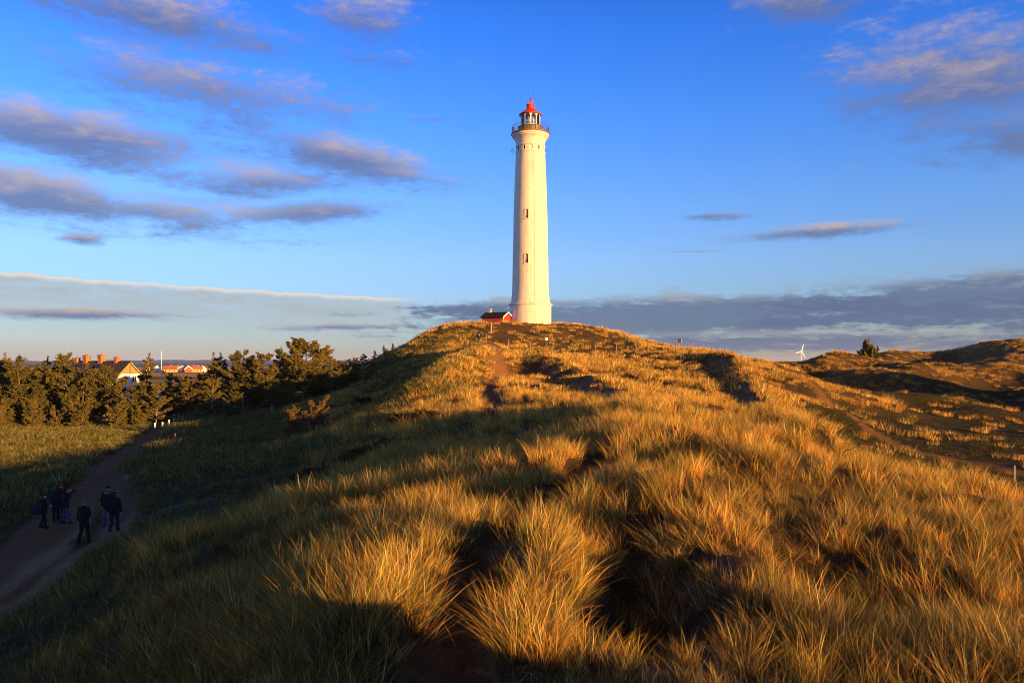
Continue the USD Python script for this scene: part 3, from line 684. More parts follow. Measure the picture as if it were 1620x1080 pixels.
# flagpole
fx, fy, _ = P(255.5, 600, 150)
fp = thing('flagpole', 'slim white flagpole standing between the long house and the dark conifers', 'flagpole', (fx, fy, float(H(fx, fy))))
ph = P(255.5, 557, 150)[2] - float(H(fx, fy))
obj('pole', tube([(0, 0, -0.3), (0, 0, ph * 0.5), (0, 0, ph)], [0.085, 0.075, 0.055], 8), white_trim, fp, 30)
obj('ball', trimesh.creation.icosphere(1, 0.11).apply_translation([0, 0, ph + 0.08]), white_trim, fp, 30)
obj('foot', box(0, 0, 0.15, 0.35, 0.35, 0.6), simple('grey_concrete', (0.3, 0.29, 0.27), 0.9), fp)

# ------------------------------------------------------------------ far village
roof_orange = simple('orange_tiles', (0.27, 0.085, 0.035), 0.85, 0.3, 1.0)
roof_brown = simple('brown_tiles', (0.18, 0.08, 0.05), 0.85, 0.2, 1.0)
wall_white = simple('village_white_wall', (0.74, 0.70, 0.6), 0.8)
wall_yellow = simple('village_ochre_wall', (0.42, 0.27, 0.10), 0.8)
wall_red = simple('village_red_wall', (0.26, 0.07, 0.04), 0.8)
villages = [  # column, distance, width, length, turn, wall, roof, label
    (240, 760, 7, 14, 20, wall_white, roof_brown, 'leftmost village house, small white gable beyond the flagpole'),
    (249, 700, 8, 12, -70, wall_white, roof_orange, 'white gabled village house just left of the flagpole'),
    (270, 680, 9, 16, 12, wall_yellow, roof_orange, 'wide ochre village house right of the flagpole'),
    (281, 730, 8, 14, 8, wall_red, roof_orange, 'village house with red wall and orange roof behind the ochre house'),
    (288, 690, 8, 12, -72, wall_white, roof_orange, 'white gabled village house with orange roof right of the red walled one'),
    (297, 680, 8, 12, -60, wall_red, roof_brown, 'village house with red gable and white barge boards'),
    (306, 760, 9, 15, 15, wall_white, roof_brown, 'low white village house with brown roof'),
    (320, 720, 8, 13, -66, wall_white, roof_orange, 'village house with bright white barge boards near the tall conifers'),
    (329, 740, 8, 14, 20, wall_yellow, roof_brown, 'rightmost village house, ochre with brown roof beside the conifers'),
    (312, 690, 7, 12, 25, wall_yellow, roof_orange, 'small ochre village house with orange roof in the front row'),
]
for (u, D, W, L, rz, wm, rm, lab) in villages:
    D, W, L = D * 1.12, W * 0.85, L * 0.8
    x, y, _ = P(u, 590, D)
    z = float(H(x, y)) + 0.6
    t = thing('village_house', lab, 'house', (x, y, z), rz, group='houses of the far village')
    obj('wall', gable_prism(L, W, 3.0, W * 0.42, L / 2), wm, t)
    for side in (-1, 1):
        obj('roof', roof_slab(L, W, 3.0, W * 0.42, side, 0.4, 0.25, L / 2), rm, t)
        a = [np.array([L / 2 + 0.26, 0, 3.0 + W * 0.42]), np.array([L / 2 + 0.26, side * (W / 2 + 0.4), 3.0 - 0.84 * 0.4])]
        obj('barge_board', Manifold.hull_points([tuple(p + np.array([dx, 0, dz])) for p in a for dx in (0, 0.06) for dz in (-0.3, 0.35)]), white_trim, t)
    obj('chimney', box(0.5, 0, 3.0 + W * 0.42 + 0.4, 0.8, 0.8, 1.6), brick_red, t)
    for wx in (-L * 0.3, 0.0, L * 0.3):
        obj('window', box(wx, -W / 2 - 0.01, 1.6, 1.1, 0.08, 1.2), dark_glass, t)
    obj('door', box(L / 2 + 0.01, 0.9, 1.0, 0.08, 0.9, 2.0), rust_red, t)

# ------------------------------------------------------------------ far coast and turbines
ca = np.radians(np.linspace(-48, 14, 240))
cr0, cr1 = 8200.0, 9500.0
hz = 10 + 26 * (meshkit.fbm(np.stack([ca * 30, ca * 0, ca * 0], -1), 5, 41))
rows = [(cr0, np.full_like(hz, -2.0)), (cr0 + 30, np.full_like(hz, 2.0)), (cr0 + 500, hz), (cr1 + 800, hz * 0.9), (cr1 + 1500, np.full_like(hz, -2.0))]
cv = np.stack([np.stack([r * np.sin(ca), r * np.cos(ca), z], 1) for r, z in rows]).reshape(-1, 3)
k, j = np.meshgrid(np.arange(len(rows) - 1), np.arange(len(ca) - 1), indexing='ij')
n_ = len(ca)
q = np.stack([k * n_ + j, k * n_ + j + 1, (k + 1) * n_ + j + 1, (k + 1) * n_ + j], -1).reshape(-1, 4)
tag(obj('far_coast', (cv, q), simple('far_woodland', (0.05, 0.055, 0.03), 0.95, 0.4, 0.01)), 'low wooded coast on the far side of the fjord', 'coast', kind='structure')

TURBINE_WHITE = simple('turbine_white', (0.62, 0.62, 0.61), 0.4)
TURBINE_GREY = simple('turbine_grey', (0.16, 0.165, 0.17), 0.5)  # distance haze on the white far turbines, mixed into their colour


def turbine(u, v_hub, D, blade, rot, yaw, label, group=None, paint=None):
    turbine_white = paint or TURBINE_WHITE
    x, y, zh = P(u, v_hub, D)
    t = thing('wind_turbine', label, 'wind turbine', (x, y, 0), yaw, group=group)
    obj('tower', tube([(0, 0, -1), (0, 0, zh * 0.5), (0, 0, zh - 0.6)], [1.3, 1.0, 0.7], 12), turbine_white, t, 30)
    obj('nacelle', Manifold.hull_points([(dx, dy, zh + dz) for dx in (-0.9, 0.9) for dy in (-1.6, 3.4) for dz in (-0.9, 0.9)] + [(0, -2.2, zh)]), turbine_white, t)
    for k in range(3):
        a = rot + k * 2 * math.pi / 3
        d = np.array([math.sin(a), 0, math.cos(a)])
        c = np.cross(d, [0, 1, 0])
        b = np.array([0, -2.4, zh])
        pts = []
        for s, w, tt in ((0.0, 0.5, 0.4), (0.15, 1.3, 0.25), (0.6, 0.8, 0.14), (1.0, 0.2, 0.05)):
            for e in (-1, 1):
                for g in (-1, 1):
                    pts.append(tuple(b + d * blade * s + c * w * e + np.array([0, tt * g, 0])))
        obj('blade', Manifold.hull_points(pts), turbine_white, t)
    obj('hub', trimesh.creation.icosphere(2, 1.1).apply_translation([0, -2.4, zh]), turbine_white, t, 30)


turbine(1267, 556, 2000, 21, 0.35, 25, 'white wind turbine showing above the right hand dune ridge')
for u, D, r, lab in ((266, 9000, 0.3, 'tiny far wind turbine just right of the flagpole on the far coast'), (292, 9200, 0.9, 'tiny far wind turbine above the middle of the village'), (318, 9100, 0.6, 'tiny far wind turbine near the tall conifers on the far coast')):
    turbine(u, 566, D, 24, r, 10, lab, paint=TURBINE_GREY)

# ------------------------------------------------------------------ grass
def blades(n, radius, h0, h1, width, lean, seed, palette, spread=0.45, levels=4, wind=0.0):
    """A tussock: n tapering, bending ribbons. Returns vertices, triangles and a colour per vertex."""
    g = np.random.default_rng(seed)
    rr, th = radius * np.sqrt(g.random(n)), g.random(n) * 2 * np.pi
    base = np.stack([rr * np.cos(th), rr * np.sin(th), np.full(n, -0.06)], 1)
    ph = th + g.normal(0, 1.5, n)
    out = np.stack([np.cos(ph), np.sin(ph), np.zeros(n)], 1)
    h = g.uniform(h0, h1, n)
    ln = lean * (0.25 + spread * rr / max(radius, 1e-6) + 0.5 * np.abs(g.normal(0, 0.5, n)))
    curve = g.uniform(0.2, 1.0, n)
    s = np.linspace(0, 1, levels + 1)
    horiz = (ln[:, None] * (s[None] * (1 - curve[:, None] * 0.6) + curve[:, None] * s[None] ** 2.2)) * h[:, None]
    vert = h[:, None] * (s[None] - 0.28 * (ln * curve)[:, None] ** 1.5 * s[None] ** 2.5)
    broken = g.random(n) < 0.10                                    # some stems have snapped and hang over
    kink = np.clip(s[None] - 0.55, 0, 1) * broken[:, None]
    vert = vert - h[:, None] * kink * 1.35
    horiz = horiz + h[:, None] * kink * 0.55
    pts = base[:, None] + horiz[..., None] * out[:, None] + vert[..., None] * np.array([0, 0, 1.0])
    pts[..., 0] += wind * (h[:, None] * s[None] ** 1.8)
    side_a = ph + np.pi / 2 + g.normal(0, 0.7, n)
    side = np.stack([np.cos(side_a), np.sin(side_a), np.zeros(n)], 1)
    w = width * g.uniform(0.7, 1.3, n)[:, None] * (1 - s[None] ** 1.6) * 0.5
    L, R = pts - w[..., None] * side[:, None], pts + w[..., None] * side[:, None]
    v = np.stack([L[:, :-1], R[:, :-1]], 2).reshape(n, -1, 3)
    v = np.concatenate([v, pts[:, -1:]], 1)
    m = v.shape[1]
    tri = []
    for k in range(levels - 1):
        tri += [(2 * k, 2 * k + 1, 2 * k + 3), (2 * k, 2 * k + 3, 2 * k + 2)]
    tri += [(2 * levels - 2, 2 * levels - 1, 2 * levels)]
    f = (np.arange(n)[:, None, None] * m + np.array(tri)[None]).reshape(-1, 3)
    pal = np.asarray(palette, float)
    c = pal[g.integers(0, len(pal), n)] * np.exp(g.normal(0.04, 0.48, (n, 1)))
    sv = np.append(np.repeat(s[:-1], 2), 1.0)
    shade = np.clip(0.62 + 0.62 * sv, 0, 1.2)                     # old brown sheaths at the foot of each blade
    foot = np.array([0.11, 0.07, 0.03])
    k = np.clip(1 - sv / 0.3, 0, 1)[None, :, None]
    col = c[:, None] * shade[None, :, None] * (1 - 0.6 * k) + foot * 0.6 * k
    return v.reshape(-1, 3), f, col.reshape(-1, 3)


def blade_material(name, var=0.35):
    return usdkit.material(stage, f'/World/Looks/{name}', {
        "a": ("attribute", {"attribute": "blade_color"}), "o": ("object_info", {}),
        "r": ("rgb_ramp", {"ramp": [(0.0, (1 - var, 1 - var * 0.8, 1 - var)), (0.5, (1, 1, 1)), (1.0, (1 + var, 1 + var * 0.7, 1 + var * 0.5))]}),
        "m": ("mix", {"mix_type": "multiply", "fac": 1.0}),
        "d": ("diffuse_bsdf", {"roughness": 0.3}), "t": ("translucent_bsdf", {}), "x": ("mix_closure", {"fac": 0.22})},
        [("o.random", "r.fac"), ("a.color", "m.color1"), ("r.color", "m.color2"), ("m.color", "d.color"), ("m.color", "t.color"), ("d.BSDF", "x.closure1"), ("t.BSDF", "x.closure2")], surface="x.closure")


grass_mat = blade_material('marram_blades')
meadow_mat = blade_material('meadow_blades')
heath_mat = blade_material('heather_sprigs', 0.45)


def instancer(name, protos, mat, pos, yaw, scale, tilt, label, proto_name):
    pi = UsdGeom.PointInstancer.Define(stage, f'/World/{name}')
    rel = pi.CreatePrototypesRel()
    for k, (v, f, c) in enumerate(protos):
        m = usdkit.mesh(stage, numbered(f'/World/{name}/{proto_name}'), (v, f), mat)
        m.CreateDoubleSidedAttr(True)
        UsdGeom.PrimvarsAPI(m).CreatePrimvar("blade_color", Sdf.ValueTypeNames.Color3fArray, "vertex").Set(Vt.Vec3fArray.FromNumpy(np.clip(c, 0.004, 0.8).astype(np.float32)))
        rel.AddTarget(m.GetPath())
    n = len(pos)
    pi.CreateProtoIndicesAttr(Vt.IntArray.FromNumpy(rng.integers(0, len(protos), n).astype(np.int32)))
    pi.CreatePositionsAttr(Vt.Vec3fArray.FromNumpy(pos.astype(np.float32)))
    # rotation: yaw, then a tilt of the axis towards the vector "tilt" (x, y)
    t = np.hypot(tilt[:, 0], tilt[:, 1]) + 1e-9
    half = 0.5 * np.arctan(t)
    ax = np.stack([-tilt[:, 1] / t, tilt[:, 0] / t], 1) * np.sin(half)[:, None]
    qw, qx, qy = np.cos(half), ax[:, 0], ax[:, 1]
    cy, sy = np.cos(yaw / 2), np.sin(yaw / 2)
    quat = np.stack([qx * cy + qy * sy, qy * cy - qx * sy, qw * sy, qw * cy], 1)      # (x, y, z, w)
    pi.CreateOrientationsAttr(Vt.QuathArray.FromNumpy(quat.astype(np.float16)))
    pi.CreateScalesAttr(Vt.Vec3fArray.FromNumpy(scale.astype(np.float32)))
    tag(pi, label, None, None, 'stuff')
    pi.GetPrim().SetCustomDataByKey('category', 'grass')
    return pi


def scatter(r0, r1, a0, a1, density):
    """Random ground points in a sector, evenly per square metre."""
    n = int(0.5 * (r1 * r1 - r0 * r0) * (a1 - a0) * density)
    r = np.sqrt(rng.uniform(r0 * r0, r1 * r1, n))
    a = rng.uniform(a0, a1, n)
    return r * np.sin(a), r * np.cos(a)


def slope(x, y, e=0.4):
    return (H(x + e, y) - H(x - e, y)) / (2 * e), (H(x, y + e) - H(x, y - e)) / (2 * e)


STRAW = [(0.70, 0.33, 0.06), (0.60, 0.29, 0.06), (0.68, 0.42, 0.12), (0.36, 0.20, 0.045), (0.17, 0.16, 0.04), (0.22, 0.20, 0.055), (0.46, 0.22, 0.04), (0.24, 0.13, 0.035)]
GREENISH = [(0.13, 0.125, 0.035), (0.09, 0.10, 0.028), (0.20, 0.16, 0.05), (0.26, 0.19, 0.06), (0.075, 0.085, 0.025)]
HEATHER = [(0.085, 0.06, 0.02), (0.05, 0.055, 0.016), (0.06, 0.065, 0.018), (0.11, 0.075, 0.025), (0.14, 0.10, 0.035), (0.045, 0.05, 0.015)]

thatch_p = [blades(60, 0.30, 0.08, 0.30, 0.006, 1.5, 150 + k, [(0.30, 0.18, 0.06), (0.20, 0.12, 0.045), (0.14, 0.12, 0.035), (0.36, 0.24, 0.09)], levels=3) for k in range(4)]
near_p = [blades(78, 0.17, 0.24, 0.72, 0.0088, 0.42 + 0.05 * k, 100 + k, STRAW if k % 3 else GREENISH[:4] + STRAW[:2], wind=(-0.22, 0.08, -0.1, 0.16, -0.3, 0.0, -0.05)[k]) for k in range(7)]
mid_p = [blades(70, 0.26, 0.4, 0.85, 0.013, 0.45 + 0.05 * k, 200 + k, STRAW, wind=0.06 * (k % 3 - 1)) for k in range(6)]
far_p = [blades(70, 0.75, 0.35, 0.8, 0.036, 0.4, 300 + k, [tuple(k_ * q for k_, q in zip((1.15, 1.05, 1.0), c)) for c in STRAW], levels=3) for k in range(6)]
meadow_p = [blades(60, 0.36, 0.22, 0.5, 0.013, 0.5, 400 + k, GREENISH, levels=3) for k in range(5)]
meadow_far_p = [blades(70, 0.8, 0.25, 0.55, 0.032, 0.5, 450 + k, GREENISH, levels=3) for k in range(5)]
heath_p = [blades(90, 0.65, 0.06, 0.24, 0.04, 0.7, 500 + k, HEATHER, levels=3) for k in range(5)]

_tuss = lambda x, y: ns(x, y, 1.7, 51, 3)
GX, GY = [], []


def grow(parts, keep_fn, size_fn, tiltk, jitter=0.12):
    pos, yaw, scale, tilt = [], [], [], []
    for (r0, r1, a0, a1, dens) in parts:
        x, y = scatter(r0, r1, a0, a1, dens)
        z = H(x, y)
        p = keep_fn(x, y, z)
        ok = rng.random(len(x)) < p
        x, y, z = x[ok], y[ok], z[ok]
        s = size_fn(x, y, z)[:, None] * rng.uniform(0.75, 1.2, (len(x), 1)) * np.stack([rng.uniform(0.85, 1.15, len(x)), rng.uniform(0.85, 1.15, len(x)), rng.uniform(0.8, 1.15, len(x))], 1)
        gx, gy = slope(x, y)
        pos.append(np.stack([x, y, z - 0.01], 1))
        yaw.append(rng.uniform(0, 2 * np.pi, len(x)))
        scale.append(s)
        tilt.append(np.clip(np.stack([-gx, -gy], 1) * tiltk, -0.6, 0.6) + rng.normal(0, jitter, (len(x), 2)))
    return [np.concatenate(q) for q in (pos, yaw, scale, tilt)]


def keep_marram(x, y, z):
    sand, heath, meadow = ground_masks(x, y, z)
    t = _tuss(x, y)
    p = np.clip(0.72 + 3.2 * t, 0.12, 1)
    hollow = 1.3 * gauss(x, y, 2.0, 13.0, 0.95, 2.5, -0.15) + gauss(x, y, 6.6, 20.5, 3.3, 0.9, -0.5)
    return p * (1 - np.clip(sand * 2.2, 0, 1)) * (1 - np.clip(1.2 * meadow, 0, 1)) * (1 - 0.93 * np.clip(heath, 0, 1)) * (1 - 0.85 * np.clip(hollow, 0, 1))


def size_marram(x, y, z):
    return np.clip(0.90 + 1.7 * _tuss(x, y), 0.5, 1.3) * (0.7 + 0.3 * sm(np.hypot(x, y), 6, 12))


A = 0.95
d = grow([(1.6, 6, -0.9, 0.9, 12), (6, 14, -0.75, A, 15), (14, 24, -0.7, A, 10)], keep_marram, size_marram, 0.35)
d2 = grow([(1.2, 12, 0.9, 2.6, 5), (1.2, 10, -2.2, -0.9, 3)], keep_marram, size_marram, 0.35)
d = [np.concatenate(q) for q in zip(d, d2)]
def keep_thatch(x, y, z):
    sand, heath, meadow = ground_masks(x, y, z)
    return (0.9 - 0.45 * np.clip(sand * 1.3, 0, 1)) * (1 - np.clip(heath, 0, 1))


d3 = grow([(1.6, 14, -0.9, 1.0, 7), (14, 34, -0.7, 1.0, 4)], keep_thatch, lambda x, y, z: np.ones(len(x)), 0.9)
instancer('dead_grass', thatch_p, grass_mat, *d3, 'short dead brown grass and thatch between the tussocks of the near dune', 'litter')
far_near = np.hypot(d[0][:, 0], d[0][:, 1]) > 1.5
d = [q[far_near] for q in d]
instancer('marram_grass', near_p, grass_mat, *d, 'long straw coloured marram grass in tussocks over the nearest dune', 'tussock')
d = grow([(24, 42, -0.6, A, 5.5), (42, 66, -0.3, 0.8, 3.2)], keep_marram, size_marram, 0.35)
instancer('dune_ridge_grass', mid_p, grass_mat, *d, 'golden dune grass over the saddle between the near ridge and the tower hill', 'tussock')


def keep_far(x, y, z):
    sand, heath, meadow = ground_masks(x, y, z)
    t = ns(x, y, 5.0, 52, 3)
    tower = np.exp(-(((x - 3.5) ** 2 + (y - 149) ** 2) / 6.0 ** 2) ** 2)
    return np.clip(0.6 + 2.2 * t, 0.05, 1) * (1 - np.clip(sand * 1.5, 0, 1)) * (1 - np.clip(1.15 * meadow, 0, 1)) * (1 - 0.9 * np.clip(heath, 0, 1)) * (1 - tower) * (1 - 0.6 * np.exp(-(((x - 6) / 26) ** 2 + ((y - 128) / 14) ** 2)))


d = grow([(66, 110, -0.28, 0.75, 1.7), (110, 170, -0.3, 0.72, 1.1), (170, 240, 0.1, 0.72, 0.6)], keep_far, lambda x, y, z: np.clip(0.85 + 1.3 * ns(x, y, 5.0, 52, 3), 0.45, 1.3), 0.5)
instancer('hillside_grass', far_p, grass_mat, *d, 'short golden grass covering the tower hill and the far dunes', 'tussock')


def keep_meadow(x, y, z):
    sand, heath, meadow = ground_masks(x, y, z)
    left = 1 - sm(np.arctan2(x, y), -0.10, -0.02)
    m = np.clip(np.maximum(meadow, left * 0.75), 0, 1)
    return m * np.clip(0.8 + 1.5 * ns(x, y, 3.0, 53, 3), 0.1, 1) * (1 - np.clip(1.7 * sand, 0, 1))


d = grow([(9, 48, -0.95, 0.0, 5.5)], keep_meadow, lambda x, y, z: np.clip(1.0 + 1.6 * ns(x, y, 6, 54, 3), 0.5, 1.5), 0.6)
instancer('meadow_grass', meadow_p, meadow_mat, *d, 'low olive green grass in the shaded hollow beside the sandy path', 'tuft')
d = grow([(48, 130, -0.8, 0.02, 2.4), (130, 175, -0.75, -0.2, 0.8)], keep_meadow, lambda x, y, z: np.clip(1.0 + 1.6 * ns(x, y, 6, 54, 3), 0.5, 1.6), 0.6)
instancer('valley_grass', meadow_far_p, meadow_mat, *d, 'olive and straw grass on the valley floor in front of the conifers', 'tuft')


def keep_heath(x, y, z):
    sand, heath, meadow = ground_masks(x, y, z)
    top = np.exp(-(((x - 6) / 26) ** 2 + ((y - 128) / 14) ** 2)) * 0.9
    return np.clip(np.maximum(heath, top), 0, 1) * np.clip(0.7 + 2.0 * ns(x, y, 4.0, 55, 3), 0.05, 1) * (1 - np.clip(1.5 * sand, 0, 1))


d = grow([(26, 90, 0.1, 0.85, 2.0), (90, 175, -0.25, 0.8, 0.9)], keep_heath, lambda x, y, z: np.clip(1.0 + 1.4 * ns(x, y, 4.0, 55, 3), 0.6, 1.5), 1.0)
instancer('heather', heath_p, heath_mat, *d, 'dark brown green heather and moss on the valley floor at right', 'cushion')

# ------------------------------------------------------------------ trees and shrubs
bark = simple('pine_bark', (0.20, 0.125, 0.08), 0.9, 0.3, 4.0, 0.1)
twig_mat = simple('bare_twigs', (0.21, 0.12, 0.065), 0.9, 0.25, 3.0, 0.1)


def needle_material(name, dark, light):
    return usdkit.material(stage, f'/World/Looks/{name}', {
        "g": ("texture_coordinate", {}), "n": ("noise_texture", {"scale": 1.3, "detail": 4.0}), "o": ("object_info", {}),
        "r": ("rgb_ramp", {"ramp": [(0.3, dark), (0.7, light)]}), "v": ("rgb_ramp", {"ramp": [(0, (0.75, 0.8, 0.8)), (1, (1.25, 1.2, 1.1))]}), "m": ("mix", {"mix_type": "multiply", "fac": 1.0}),
        "d": ("diffuse_bsdf", {}), "t": ("translucent_bsdf", {}), "x": ("mix_closure", {"fac": 0.12})},
        [("g.object", "n.vector"), ("n.fac", "r.fac"), ("o.random", "v.fac"), ("r.color", "m.color1"), ("v.color", "m.color2"), ("m.color", "d.color"), ("m.color", "t.color"), ("d.BSDF", "x.closure1"), ("t.BSDF", "x.closure2")], surface="x.closure")


needles = needle_material('pine_needles', (0.055, 0.054, 0.015), (0.145, 0.108, 0.03))
needles_brown = needle_material('browned_needles', (0.11, 0.065, 0.025), (0.20, 0.12, 0.05))
shrub_leaf = needle_material('shrub_leaves', (0.045, 0.042, 0.018), (0.11, 0.08, 0.035))


def tufts(points, dirs, size, g, n=8, w=0.22):
    """Sprays of narrow triangles round each point, fanned about its direction."""
    m = len(points)
    d = dirs[:, None] + g.normal(0, 0.75, (m, n, 3))
    d /= np.linalg.norm(d, axis=2, keepdims=True)
    s = np.cross(d, g.normal(0, 1, (m, n, 3)))
    s /= np.linalg.norm(s, axis=2, keepdims=True) + 1e-9
    L = size * g.uniform(0.6, 1.3, (m, n, 1))
    b = points[:, None] + g.normal(0, size * 0.25, (m, n, 3))
    v = np.stack([b - s * L * w, b + s * L * w, b + d * L], 2).reshape(-1, 3)
    return v, np.arange(len(v)).reshape(-1, 3)


def conifer(name, label, category, seed, h, spread, style, nmat=needles, tuft=0.30, dens=1.0, group=None):
    g = np.random.default_rng(seed)
    t = thing(name, label, category, (0, 0, 0), 0, (1, 1, 1), group)
    stems = 1 if style in ('spruce', 'pine') else 4
    pts, dirs, main = [], [], []
    tm = []
    for st in range(stems):
        lean = g.normal(0, 0.06, 2) if stems == 1 else np.array([math.cos(st * 1.7), math.sin(st * 1.7)]) * g.uniform(0.2, 0.55) * spread / h
        zz = np.linspace(-0.3, h * (1 if st == 0 else g.uniform(0.7, 0.95)), 7)
        bend = np.cumsum(g.normal(0, 0.035 * h / 7, (7, 2)), 0)
        axis = np.stack([lean[0] * zz + bend[:, 0], lean[1] * zz + bend[:, 1], zz], 1)
        rad = h * (0.020 if stems == 1 else 0.013)
        tm.append(tube(axis, np.linspace(rad, rad * 0.2, 7), 6))
        nl = int((34 if stems == 1 else 15) * dens)
        for k in range(nl):
            f = (k + g.random()) / nl
            f = 0.10 + 0.88 * f if style != 'pine' else 0.16 + 0.82 * f
            if style == 'spruce':
                ln = spread * (1.02 - f) ** 0.8 * g.uniform(0.65, 1.15)
                up = 0.10 + 0.55 * f
            elif style == 'pine':
                ln = spread * (0.45 + 0.75 * math.sin(math.pi * min(1, 0.25 + 0.78 * f))) * g.uniform(0.55, 1.15) * (1.1 - 0.55 * f)
                up = 0.25 + 0.75 * f
            else:
                ln = spread * 0.62 * g.uniform(0.5, 1.1) * (1.05 - 0.5 * f)
                up = 0.3 + 0.7 * f
            a = g.random() * 2 * math.pi if stems == 1 else math.atan2(lean[1], lean[0]) + g.normal(0, 1.1)
            o = np.array([np.interp(f * zz[-1], zz, axis[:, c]) for c in range(3)])
            s = np.linspace(0, 1, 5)[:, None]
            d = np.array([math.cos(a), math.sin(a), 0])
            limb = o + d * ln * s + np.array([0, 0, 1.0]) * ln * (up * s ** 1.4 - 0.10 * s)
            limb += np.cumsum(g.normal(0, 0.03 * ln, (5, 3)), 0) * s
            main.append((ln, limb))
            if ln < 0.3:
                continue
            ns_ = max(5, int(ln / tuft * 5.5 * dens))
            for q in g.uniform(0.22 if style == 'spruce' else 0.38, 1.0, ns_):
                p0 = np.array([np.interp(q, s[:, 0], limb[:, c]) for c in range(3)])
                tdir = limb[-1] - limb[0]
                tdir = tdir / (np.linalg.norm(tdir) + 1e-9)
                side = np.cross(tdir, [0, 0, 1.0])
                sp = (1.15 - q) * ln * 0.42 * g.normal(0, 0.8)
                pts.append(p0 + side * sp + tdir * abs(sp) * 0.5 + np.array([0, 0, abs(sp) * 0.25 + g.normal(0, 0.12 * tuft)]))
                dirs.append(tdir * 0.8 + side * np.sign(sp) * 0.5 + np.array([0, 0, 0.45]))
        for q in np.linspace(0.9, 1.02, 5):
            pts.append(axis[-1] * [1, 1, q])
            dirs.append(np.array([0, 0, 1.0]))
    obj('trunk', cat(*tm), bark, t, 40)
    main.sort(key=lambda e: -e[0])
    for ln, limb in main[:9 if style != 'shrub' else 5]:
        obj('limb', tube(limb, np.linspace(0.012 * ln + 0.028, 0.012, 5), 5), bark, t)
    rest = [tube(limb, np.linspace(0.010 * ln + 0.012, 0.008, 5), 3, False) for ln, limb in main[9:]]
    obj('branches', cat(*rest), bark if nmat is not needles_brown else twig_mat, t)
    v, f = tufts(np.array(pts), np.array(dirs), tuft, g)
    obj('crown', (v, f), nmat, t)
    return t


def shrub(name, label, seed, w, h, mat, leaf=0.10, n=1500, category='shrub', group=None):
    g = np.random.default_rng(seed)
    t = thing(name, label, category, (0, 0, 0), 0, (1, 1, 1), group)
    stems = []
    for k in range(9):
        a, l = g.random() * 2 * math.pi, g.uniform(0.3, 0.8)
        stems.append(tube([(0, 0, -0.1), (math.cos(a) * w * l * 0.5, math.sin(a) * w * l * 0.5, h * 0.5), (math.cos(a) * w * l, math.sin(a) * w * l, h * g.uniform(0.7, 1.0))], [0.03, 0.02, 0.008], 4, False))
    obj('stems', cat(*stems), twig_mat, t)
    d = g.normal(0, 1, (n, 3))
    d[:, 2] = np.abs(d[:, 2])
    d /= np.linalg.norm(d, axis=1, keepdims=True)
    lump = 0.72 + 0.6 * (meshkit.fbm(d * 2.2 + seed, 3, seed) - 0.5) * 2
    r = lump * g.uniform(0.55, 1.05, n) ** 0.6
    p = d * r[:, None] * np.array([w, w, h])
    v, f = tufts(p, d + [0, 0, 0.4], leaf, g, 5, 0.4)
    obj('foliage', (v, f), mat, t)
    return t


PLACED = {}


def place(kind, make, u, D, height, rz, label, category, group=None, hz=None, dz=0.0):
    """Puts a plant of a kind (first use builds it, later ones reference it) on the ground in column u at distance D."""
    x = (u - CU) / FPX * D
    z = float(H(x, D)) - 0.05 + dz
    if kind not in PLACED:
        t = make(label, category, group)
        PLACED[kind] = (t, KINDS[kind][1])
    else:
        src = PLACED[kind][0]
        t = UsdGeom.Xform.Define(stage, numbered('/World/' + src.GetName().rstrip('0123456789').rstrip('_'))).GetPrim()
        t.GetReferences().AddInternalReference(src.GetPath())
        t.SetInstanceable(True)
        if group is None and src.GetCustomDataByKey('group'):
            pass
    tag(t, label, category, group)
    xf = UsdGeom.Xformable(t)
    k = height / PLACED[kind][1]
    hz = k if hz is None else hz / PLACED[kind][1]
    for nm, val in (('xformOp:translate', Gf.Vec3d(x, D, z)), ('xformOp:rotateZ', rz), ('xformOp:scale', Gf.Vec3f(hz, hz, k))):
        a = t.GetAttribute(nm)
        if not a:
            a = {'xformOp:translate': xf.AddTranslateOp, 'xformOp:rotateZ': xf.AddRotateZOp, 'xformOp:scale': xf.AddScaleOp}[nm]().GetAttr()
        a.Set(val)
    return t


KINDS = {  # kind: (builder, native height)
    'spruce_a': (lambda l, c, g: conifer('conifer', l, c, 11, 8.0, 2.6, 'spruce', group=g), 8.0),
    'spruce_b': (lambda l, c, g: conifer('conifer', l, c, 12, 8.0, 2.2, 'spruce', tuft=.27, group=g), 8.0),
    'pine_a': (lambda l, c, g: conifer('pine_tree', l, c, 21, 7.0, 3.0, 'pine', group=g), 7.0),
    'pine_b': (lambda l, c, g: conifer('pine_tree', l, c, 22, 7.0, 2.7, 'pine', tuft=.26, group=g), 7.0),
    'multi_a': (lambda l, c, g: conifer('wind_bent_pine', l, c, 31, 6.0, 3.4, 'multi', group=g), 6.0),
    'multi_b': (lambda l, c, g: conifer('wind_bent_pine', l, c, 33, 6.0, 3.2, 'multi', tuft=.26, group=g), 6.0),
    'round': (lambda l, c, g: conifer('broad_pine', l, c, 41, 9.0, 5.2, 'pine', tuft=.36, dens=1.7, group=g), 9.0),
    'brown': (lambda l, c, g: conifer('browned_pine', l, c, 51, 3.2, 2.6, 'multi', needles_brown, .16, .8, group=g), 3.2),
    'bush_a': (lambda l, c, g: shrub('bush', l, 61, 1.4, 1.5, shrub_leaf, .13, 1400, group=g), 1.5),
    'bush_c': (lambda l, c, g: shrub('needle_bush', l, 63, 1.3, 1.5, needles, .34, 420, 'bush', group=g), 1.5),
    'bush_b': (lambda l, c, g: shrub('bush', l, 62, 1.6, 1.2, shrub_leaf, .11, 1400, group=g), 1.2),
}


